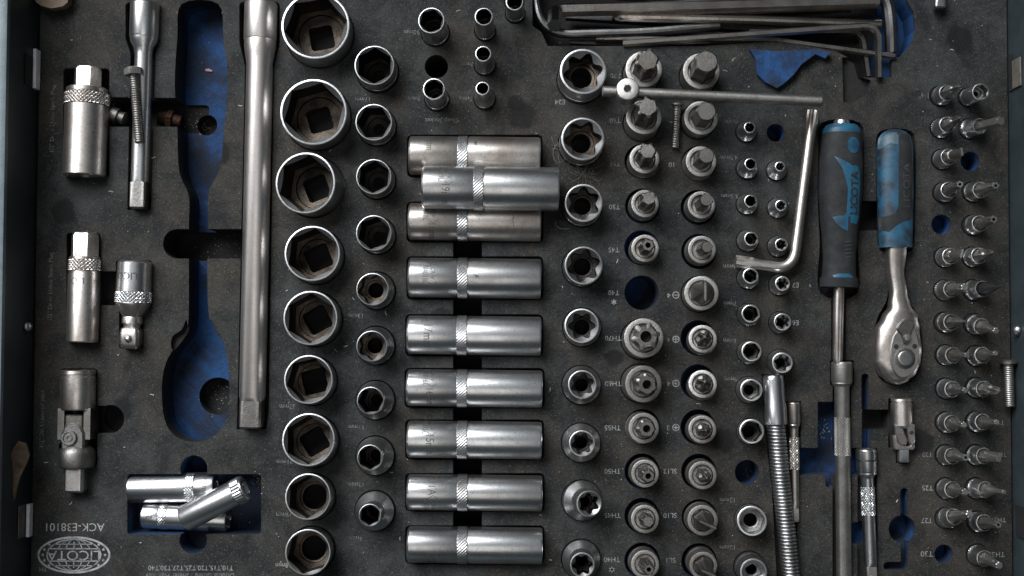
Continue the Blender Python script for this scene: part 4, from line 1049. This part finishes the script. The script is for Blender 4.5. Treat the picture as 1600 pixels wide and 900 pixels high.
part('square_end', loft([(78, rsq(7.6)), (L_ - 2, rsq(7.6)), (L_, rsq(6.6))], 40, False, True), M['chrome'], root, 30)
# --- short quarter inch extension with knurled grip
root, L_ = lying('short_extension_bar', (1353, 701), (1362, 930), 4, 'short bright extension bar with notched head and knurled grip', 'extension bar')
ext_bar(root, L_, 15.5, 36, 9.8, 10, 8, 44, 'bright', 10, (58, 102))
part('head_groove', loft([(15.5, 15.6), (15.8, 15.9), (18.2, 15.9), (18.5, 15.6)], 48), M['bit_dark'], root, 30)
part('detent_ball', xf(loft([(0, 4.5), (1.5, 4), (3, 2.4), (3.4, .8)], 20, False, True), Matrix.Translation((0, 7.6, 197)) @ Matrix.Rotation(-math.pi / 2, 4, 'X')), M['rim'], root, 40)

# ------------------------------------------------------------------ loose scraps
def scrap(name, pts, z0, z1, mat, label, cat, tilt=0.0, seed=1, smooth=0, rough=2.0):
    p = [P(x, y, z1) for x, y in pts]
    c = sum(p, Vector()) / len(p)
    fl = fill2d([(q - c).to_2d() for q in p], 9)
    th = z1 - z0; n = len(fl[0])
    top = [(x, y, th + x * tilt + rough * noise.noise(Vector((x * .07, y * .07, seed))) + .4 * rough * noise.noise(Vector((x * .21, y * .21, seed + 3)))) for x, y in fl[0]]
    bot = [(x, y, z - th) for x, y, z in top]
    f = list(fl[1]) + [tuple(n + i for i in reversed(q)) for q in fl[1]]
    cnt = {}
    for q in fl[1]:
        for a, b in zip(q, q[1:] + q[:1]): cnt[(a, b)] = 1
    for (a, b) in list(cnt):
        if (b, a) not in cnt: f.append((b, a, n + a, n + b))
    root = part(name, (top + bot, f), mat, None, smooth)
    root.location = Vector((c.x, c.y, z0)) * S
    return tag(root, label, cat)
scrap('foam_scrap', [(1172, 76), (1210, 80), (1272, 78), (1297, 82), (1289, 92), (1274, 85), (1252, 101), (1240, 117), (1226, 130), (1214, 138), (1196, 128), (1184, 116), (1181, 92)], -2, 10, M['blue_foam'], 'torn bright blue foam scrap beside the hex keys', 'foam scrap', .04, 3)
scrap('foam_sliver', [(1374, 98), (1394, 82), (1394, 123), (1382, 123)], -30, -14, M['blue_foam'], 'small blue foam sliver beside the key arms', 'foam scrap', 0, 5)
scrap('paper_shard', [(-12, 775), (-4, 752), (8, 733), (18, 704), (27, 690), (36, 694), (40, 712), (28, 745), (18, 780), (10, 806), (-4, 822), (-12, 832), (-18, 815)], 60, 64, M['paper'], 'crumpled brown paper shard stuck against the case wall', 'paper scrap', -.5, 9, rough=7)
scrap('wood_scrap', [(54, -20), (108, -20), (106, 3), (98, 10), (80, 13), (64, 9), (55, 2)], 4, 20, M['wood'], 'broken wood scrap at the corner of the foam', 'wood scrap', 0, 12)
scrap('plastic_chip', [(320, 108), (326, 107), (332, 110), (331, 112), (322, 111)], -53.5, -52.2, M['pink'], 'tiny pink plastic chip in the long blue recess', 'plastic chip', 0, 14, rough=.2)
# rusty odds and ends in the cross channel
root, L_ = lying('rusty_fitting', (250, 183), (284, 190), -34, 'rusty brown threaded fitting in the cross channel', 'fitting')
part('thread_end', thread(14, 0, 14, 4.5, 2, 28), M['rusty'], root, 50)
part('hex_collar', loft([(13.5, ngon(6, 14)), (22, ngon(6, 14)), (24, 10), (L_, 9)], 48, True, True), M['rusty'], root, 30)
root, L_ = lying('chrome_stub', (172, 178), (198, 187), -12, 'chrome stub beside the large spark plug socket', 'fitting')
part('stub', loft([(0, 10), (2, 13), (14, 13), (15, 9), (L_ - 3, 11), (L_, 6)], 32, True, True), M['bit'], root, 30)

# ------------------------------------------------------------------ the foam tray itself
tray = empty('foam_tray', (0, 0, -70), label='dusty black foam tray with blue underlayer and cut out tool pockets', cat='foam tray')
outl = [Vector((edge(LT, LB, Y1 - 1), Y1 - 1)), Vector((edge(LT, LB, Y0 + 1), Y0 + 1)), Vector((edge(RT, RB, Y0 + 1), Y0 + 1)), Vector((edge(RT, RB, Y1 - 1), Y1 - 1))]
vs, fs = list(outl), [[0, 1, 2, 3]]
for poly, d, _ in POCK:
    n = len(vs); p = [Vector((max(-760, min(800, q.x)), max(Y0 + 4, min(Y1 - 4, q.y)))) for q in poly]
    ar = sum(p[i].x * p[(i + 1) % len(p)].y - p[(i + 1) % len(p)].x * p[i].y for i in range(len(p)))
    if ar < 0: p.reverse()
    vs += p; fs.append(list(range(n, n + len(p))))
cv, ce, cf, _, _, of = geometry.delaunay_2d_cdt(vs, [], fs, 0, 1e-3)
SKIN = 5.0
depth = []; black = {}; own_pocket = {}
for q, o_ in zip(cf, of):
    if 0 not in o_: depth.append(None); continue
    dd = max([(POCK[i - 1][1], POCK[i - 1][2], i - 1) for i in o_ if i > 0], default=(0.0, False, -1)); own_pocket[len(depth)] = dd[2]; depth.append(dd[0]); black[len(depth) - 1] = dd[1]
vid, V3 = {}, []
def vert(i, z):
    k = (i, round(z, 3))
    if k not in vid: vid[k] = len(V3); V3.append((cv[i].x, cv[i].y, z + 70))
    return vid[k]
top_f, floor_f, skin_f, wall_f, dark_f = [], [], [], [], []
own = {}
for k, q in enumerate(cf):
    if depth[k] is None: continue
    (top_f if depth[k] == 0 else dark_f if black[k] else floor_f).append(tuple(vert(i, -depth[k]) for i in q))
    for a, b in zip(q, q[1:] + q[:1]): own[(a, b)] = k
for (a, b), k in own.items():
    k2 = own.get((b, a))
    d1 = depth[k]; d2 = depth[k2] if k2 is not None else 70.0
    if d2 > d1:                      # wall seen from the deeper side
        z1, z2 = -d1, -d2
        thick = k2 is not None and own_pocket[k2] == THICK
        zm = max(z2, -34.0 if thick else -SKIN)  # ratchet pocket walls stay black deeper down, their shade painted in
        if z1 > zm: (dark_f if thick else skin_f).append((vert(a, z1), vert(a, zm), vert(b, zm), vert(b, z1))); z1 = zm
        if z2 < z1: (dark_f if k2 is not None and black[k2] else wall_f).append((vert(a, z1), vert(a, z2), vert(b, z2), vert(b, z1)))
part('foam_sheet', (V3, top_f + skin_f), M['foam'], tray, 0)
part('blue_underlayer', (V3, floor_f + wall_f), M['blue_foam'], tray, 0)
part('black_shaded_lining', (V3, dark_f), M['black_floor'], tray, 0)

# ------------------------------------------------------------------ print on the foam
def ftext(s, px, py, size, mat='print', rot=180, name='printed_text'):
    c = P(px, py); v, f = text2d(s, size); r = math.radians(rot); co, si = math.cos(r), math.sin(r)
    return part(name, ([(c.x + x * co - y * si, c.y + x * si + y * co, 70.25) for x, y in v], f), M[mat], tray, 0)
for s, x, y, sz, mt in [('E24', 875, 159, 11, 'print'), ('T70', 962, 118, 11, 'print_faint'), ('T60', 961, 188, 11, 'print_faint'), ('T55', 961, 256, 10, 'print_faint'), ('T50', 960, 323, 11, 'print'), ('T45', 959, 390, 11, 'print'),
    ('T40', 959, 457, 11, 'print'), ('TH70', 958, 528, 11, 'print'), ('TH60', 958, 599, 11, 'print'), ('TH55', 957, 668, 11, 'print'), ('TH50', 957, 736, 11, 'print'), ('TH45', 957, 805, 11, 'print'), ('TH40', 956, 874, 11, 'print'),
    ('10', 1050, 257, 11, 'print'), ('4', 1045, 461, 11, 'print'), ('4', 1045, 530, 11, 'print_faint'), ('4', 1045, 599, 11, 'print'), ('3', 1044, 668, 11, 'print'), ('SL12', 1047, 736, 11, 'print'), ('SL10', 1047, 805, 11, 'print'), ('SL8', 1048, 875, 11, 'print_faint'),
    ('4mm', 1143, 190, 10, 'print_faint'), ('4.5mm', 1139, 246, 10, 'print_faint'), ('5.5mm', 1140, 306, 10, 'print_faint'), ('6mm', 1140, 416, 10, 'print'), ('7mm', 1141, 474, 10, 'print_faint'), ('8mm', 1140, 532, 10, 'print_faint'), ('9mm', 1142, 592, 10, 'print_faint'), ('12mm', 1137, 781, 10, 'print_faint'), ('13mm', 1137, 855, 10, 'print_faint'),
    ('E7', 1243, 445, 11, 'print'), ('E6', 1243, 504, 11, 'print'), ('22mm', 449, 635, 10, 'print_faint'), ('21mm', 445, 721, 10, 'print_faint'), ('19mm', 444, 804, 10, 'print_faint'), ('18mm', 443, 883, 10, 'print'),
    ('17mm', 567, 155, 10, 'print_faint'), ('13mm', 556, 493, 10, 'print_faint'), ('11mm', 557, 667, 10, 'print_faint'), ('12mm', 557, 757, 10, 'print_faint'), ('9mm', 556, 841, 10, 'print_faint'), ('8mm', 647, 154, 10, 'print_faint'), ('10mm', 643, 50, 10, 'print_faint'),
    ('7mm', 731, 100, 9, 'print_faint'), ('5mm', 728, 154, 10, 'print_faint'), ('Deep Socket', 690, 188, 10, 'print_faint'), ('T20', 1449, 710, 10, 'print_faint'), ('T25', 1449, 762, 11, 'print'), ('T27', 1448, 813, 11, 'print'), ('T30', 1448, 865, 12, 'print'), ('TH30', 1557, 866, 11, 'print'), ('TH27', 1560, 812, 10, 'print'), ('TH25', 1561, 710, 10, 'print_faint'), ('1/4"', 1444, 149, 11, 'print_faint'), ('T15', 1561, 660, 10, 'print_faint')]:
    ftext(s, x, y, sz, mt)
ftext('ACK-E38101', 116, 823, 17.5, 'print_logo'); ftext('TM', 67, 889, 9, 'print')
ftext('T10,T15,T20,T25,T27,T30,T40', 298, 887, 10.5, 'print'); ftext('Double Ended Tamper Hex Key', 297, 899, 10.5, 'print_faint')
ftext('1/2" Dr. x 21mm Spark Plug', 82, 186, 9.5, 'print_faint', 90); ftext('1/2" Dr. x 16mm Spark Plug', 79, 448, 9.5, 'print_faint', 90); ftext('1/2" Dr. Universal Joint', 66, 655, 9.5, 'print_faint', 90)
def fshape(v, f, mat='print', name='printed_mark'): return part(name, ([(p[0], p[1], 70.25) for p in v], f), M[mat], tray, 0)
def ringgeo(c, rx, ry, t, n=48, a0=0.0, a1=2 * math.pi, full=True):
    v, f = [], []
    m = n if full else n + 1
    for k in range(m):
        a = a0 + (a1 - a0) * k / n
        v += [(c.x + rx * math.cos(a), c.y + ry * math.sin(a)), (c.x + (rx - t) * math.cos(a), c.y + (ry - t) * math.sin(a))]
    for k in range(n):
        j = (k + 1) % m; f.append((2 * k, 2 * j, 2 * j + 1, 2 * k + 1))
    return v, f
def stargeo(c, r, k=6, q=.5):
    v = [(c.x, c.y)] + [(c.x + (r if i % 2 == 0 else r * q) * math.sin(i * math.pi / k), c.y + (r if i % 2 == 0 else r * q) * math.cos(i * math.pi / k)) for i in range(2 * k)]
    return v, [(0, 1 + (i + 1) % (2 * k), 1 + i) for i in range(2 * k)]
fshape(*stargeo(P(959, 472), 5.4, 6, .45)); fshape(*stargeo(P(956, 890), 5.4, 6, .5)); fshape(*ringgeo(P(956, 890), 1.8, 1.8, 1.6, 12), mat='foam')
def bar2(x0, y0, x1, y1): return [(x0, y0), (x1, y0), (x1, y1), (x0, y1)], [(0, 1, 2, 3)]
for y, kind in ((461, 'm'), (530, 'p'), (599, 'x'), (668, 'x')):
    c = P(1056, y); fshape(*ringgeo(c, 5.6, 5.6, 1.3, 24))
    if kind in 'mp': fshape(*bar2(c.x - 4, c.y - .7, c.x + 4, c.y + .7))
    if kind == 'p': fshape(*bar2(c.x - .7, c.y - 4, c.x + .7, c.y + 4))
    if kind == 'x': fshape(*stargeo(c, 4, 4, .35))
# oval globe emblem
c = P(115.5, 867); LG = 'print_logo'; EX, EY = 56.5, 28.5
fshape(*ringgeo(c, EX, EY, 3.2, 64), mat=LG); fshape(*ringgeo(c, 42.5, 25.0, 2.0, 64), mat=LG)
for k in (-2, -1, 1, 2):                        # meridians, broken by the name band
    for a0, a1 in ((.36, math.pi - .36), (math.pi + .36, 2 * math.pi - .36)):
        rx = abs(k) * 13.5; n = 20; v, f = [], []
        lo, hi = (a0, math.pi / 2) if k > 0 else (math.pi / 2, a1)
        if a0 > 3: lo, hi = (a0, 1.5 * math.pi) if k < 0 else (1.5 * math.pi, a1)
        for i in range(n + 1):
            a = lo + (hi - lo) * i / n
            v += [(c.x + rx * math.cos(a) - .8, c.y + 23.5 * math.sin(a)), (c.x + rx * math.cos(a) + .8, c.y + 23.5 * math.sin(a))]
        v = [p for p in v]; f = [(2 * i, 2 * i + 1, 2 * i + 3, 2 * i + 2) for i in range(n) if abs(v[2 * i][1] - c.y) > 9.5]
        if f: fshape(v, f, LG)
fshape(*bar2(c.x - 40, c.y + 8.6, c.x + 40, c.y + 10.2), mat=LG); fshape(*bar2(c.x - 40, c.y - 10.2, c.x + 40, c.y - 8.6), mat=LG)
for yy, hw in ((16.5, 32), (-16.5, 32)): fshape(*bar2(c.x - hw, c.y + yy - .6, c.x + hw, c.y + yy + .6), mat=LG)
for yy in (20, -20): fshape(*bar2(c.x - .8, c.y + min(yy, yy / 2), c.x + .8, c.y + max(yy, yy / 2)), mat=LG)
v, f = text2d('LICOTA', 21); fshape([(c.x - x * 1.12, c.y - y) for x, y in v], f, LG, 'emblem_text')
for s in (-1, 1):
    for k in (-2, -1, 0, 1, 2):
        a = k * .33; fshape(*stargeo(Vector((c.x + s * 48.2 * math.cos(a), c.y + 27 * math.sin(a) * .95)), 3.0, 5, .4), mat=LG)

# ------------------------------------------------------------------ dust, shavings, fluff
def in_pocket(p):
    best = None
    for poly, d, _ in POCK:
        if not (min(q.x for q in poly) < p.x < max(q.x for q in poly) and min(q.y for q in poly) < p.y < max(q.y for q in poly)): continue
        ins = False; n = len(poly)
        for i in range(n):
            a, b = poly[i], poly[i - 1]
            if (a.y > p.y) != (b.y > p.y) and p.x < (b.x - a.x) * (p.y - a.y) / (b.y - a.y) + a.x: ins = not ins
        if ins and (best is None or d > best[0]): best = (d, poly)
    return best
v, f = [], []
rd = random.Random(5)
def speck(p, r, z):
    n = len(v); a = rd.random() * 6.28; k = rd.uniform(.5, 1)
    for i in range(4):
        t = a + i * math.pi / 2 + rd.uniform(-.3, .3); rr = r * (k if i % 2 else 1)
        v.append((p.x + rr * math.cos(t), p.y + rr * math.sin(t), z))
    v.append((p.x, p.y, z + r * .8))
    for i in range(4): f.append((n + i, n + (i + 1) % 4, n + 4))
cl = [(rd.uniform(70, 1560), rd.uniform(0, 900)) for _ in range(60)]
for cx_, cy_, n_, sd in ((325, 624, 36, 12), (296, 182, 50, 12), (330, 384, 40, 20), (396, 757, 70, 8), (1293, 672, 40, 10), (1180, 742, 12, 6), (1370, 300, 10, 30)):
    for _ in range(n_):
        p = P(rd.gauss(cx_, sd), rd.gauss(cy_, sd)); ip = in_pocket(p)
        speck(p, rd.uniform(.5, 1.7), .15 - (ip[0] if ip else 0))
for k in range(2100):
    if k % 2: x, y = rd.uniform(66, 1568), rd.uniform(0, 900)
    else:
        c_ = rd.choice(cl); x, y = rd.gauss(c_[0], 26), rd.gauss(c_[1], 22)
    if not (66 < x < 1568): continue
    p = P(x, y); ip = in_pocket(p); z = .15
    if ip:
        z = -ip[0] + .15
        if rd.random() < .6: continue
    r = min(1.7, .34 + rd.expovariate(4.0))
    speck(p, r, z)
o = part('dust_specks', (v, f), M['dust'], None, 0); o['kind'] = 'stuff'; o['label'] = 'pale dust specks strewn over the black foam'
v, f = [], []
for k in range(85):
    x, y = rd.uniform(70, 1560), rd.uniform(0, 900); p = P(x, y)
    if in_pocket(p): continue
    a = rd.random() * 6.28; L_ = rd.uniform(2.5, 7.5); d = Vector((math.cos(a), math.sin(a), 0)); q = Vector((-d.y, d.x, 0))
    n = len(v); w_ = rd.uniform(.4, .9)
    for s in (-1, 0, 1):
        m = p + d * (s * L_ / 2) + q * ((1 - s * s) * L_ * .12)
        v += [m - q * w_ + Vector((0, 0, .3)), m + q * w_ + Vector((0, 0, .3)), m + Vector((0, 0, .3 + w_))]
    for s in (0, 3): f += [(n + s, n + s + 3, n + s + 5, n + s + 2), (n + s + 2, n + s + 5, n + s + 4, n + s + 1)]
o = part('shavings', (v, f), M['shaving'], None, 0); o['kind'] = 'stuff'; o['label'] = 'pale shavings scattered over the black foam'
v, f = [], []
for k in range(46):
    cx_, cy_ = ((915, 271) if k < 30 else (884, 236)); p = P(cx_ + rd.gauss(0, 7), cy_ + rd.gauss(0, 6), 1)
    a = rd.random() * 6.28; pts = []
    for i in range(7):
        pts.append(p.copy()); a += rd.uniform(-.6, .6); p = p + Vector((math.cos(a), math.sin(a), rd.uniform(-.3, .5))) * 3.2
        p.z = max(.6, p.z)
    g = sweep(pts, round_sec(.26), 4); n = len(v); v += g[0]; f += [tuple(i + n for i in q) for q in g[1]]
pts = [P(878 + 14 * math.cos(t * .4 + 2.2) , 240 + 17 * math.sin(t * .4 + 2.2), 1.5) for t in range(11)]
g = sweep(pts, round_sec(.5), 5); n = len(v); v += g[0]; f += [tuple(i + n for i in q) for q in g[1]]
pts = [P(884 + 16 * math.cos(t * .3 + 1.2), 350 + 8 * math.sin(t * .3 + 1.2), 1.5) for t in range(9)]
g = sweep(pts, round_sec(.5), 5); n = len(v); v += g[0]; f += [tuple(i + n for i in q) for q in g[1]]
o = part('fibre_fluff', (v, f), M['fibre'], None, 0); o['kind'] = 'stuff'; o['label'] = 'grey brown fibre fluff between the star sockets'
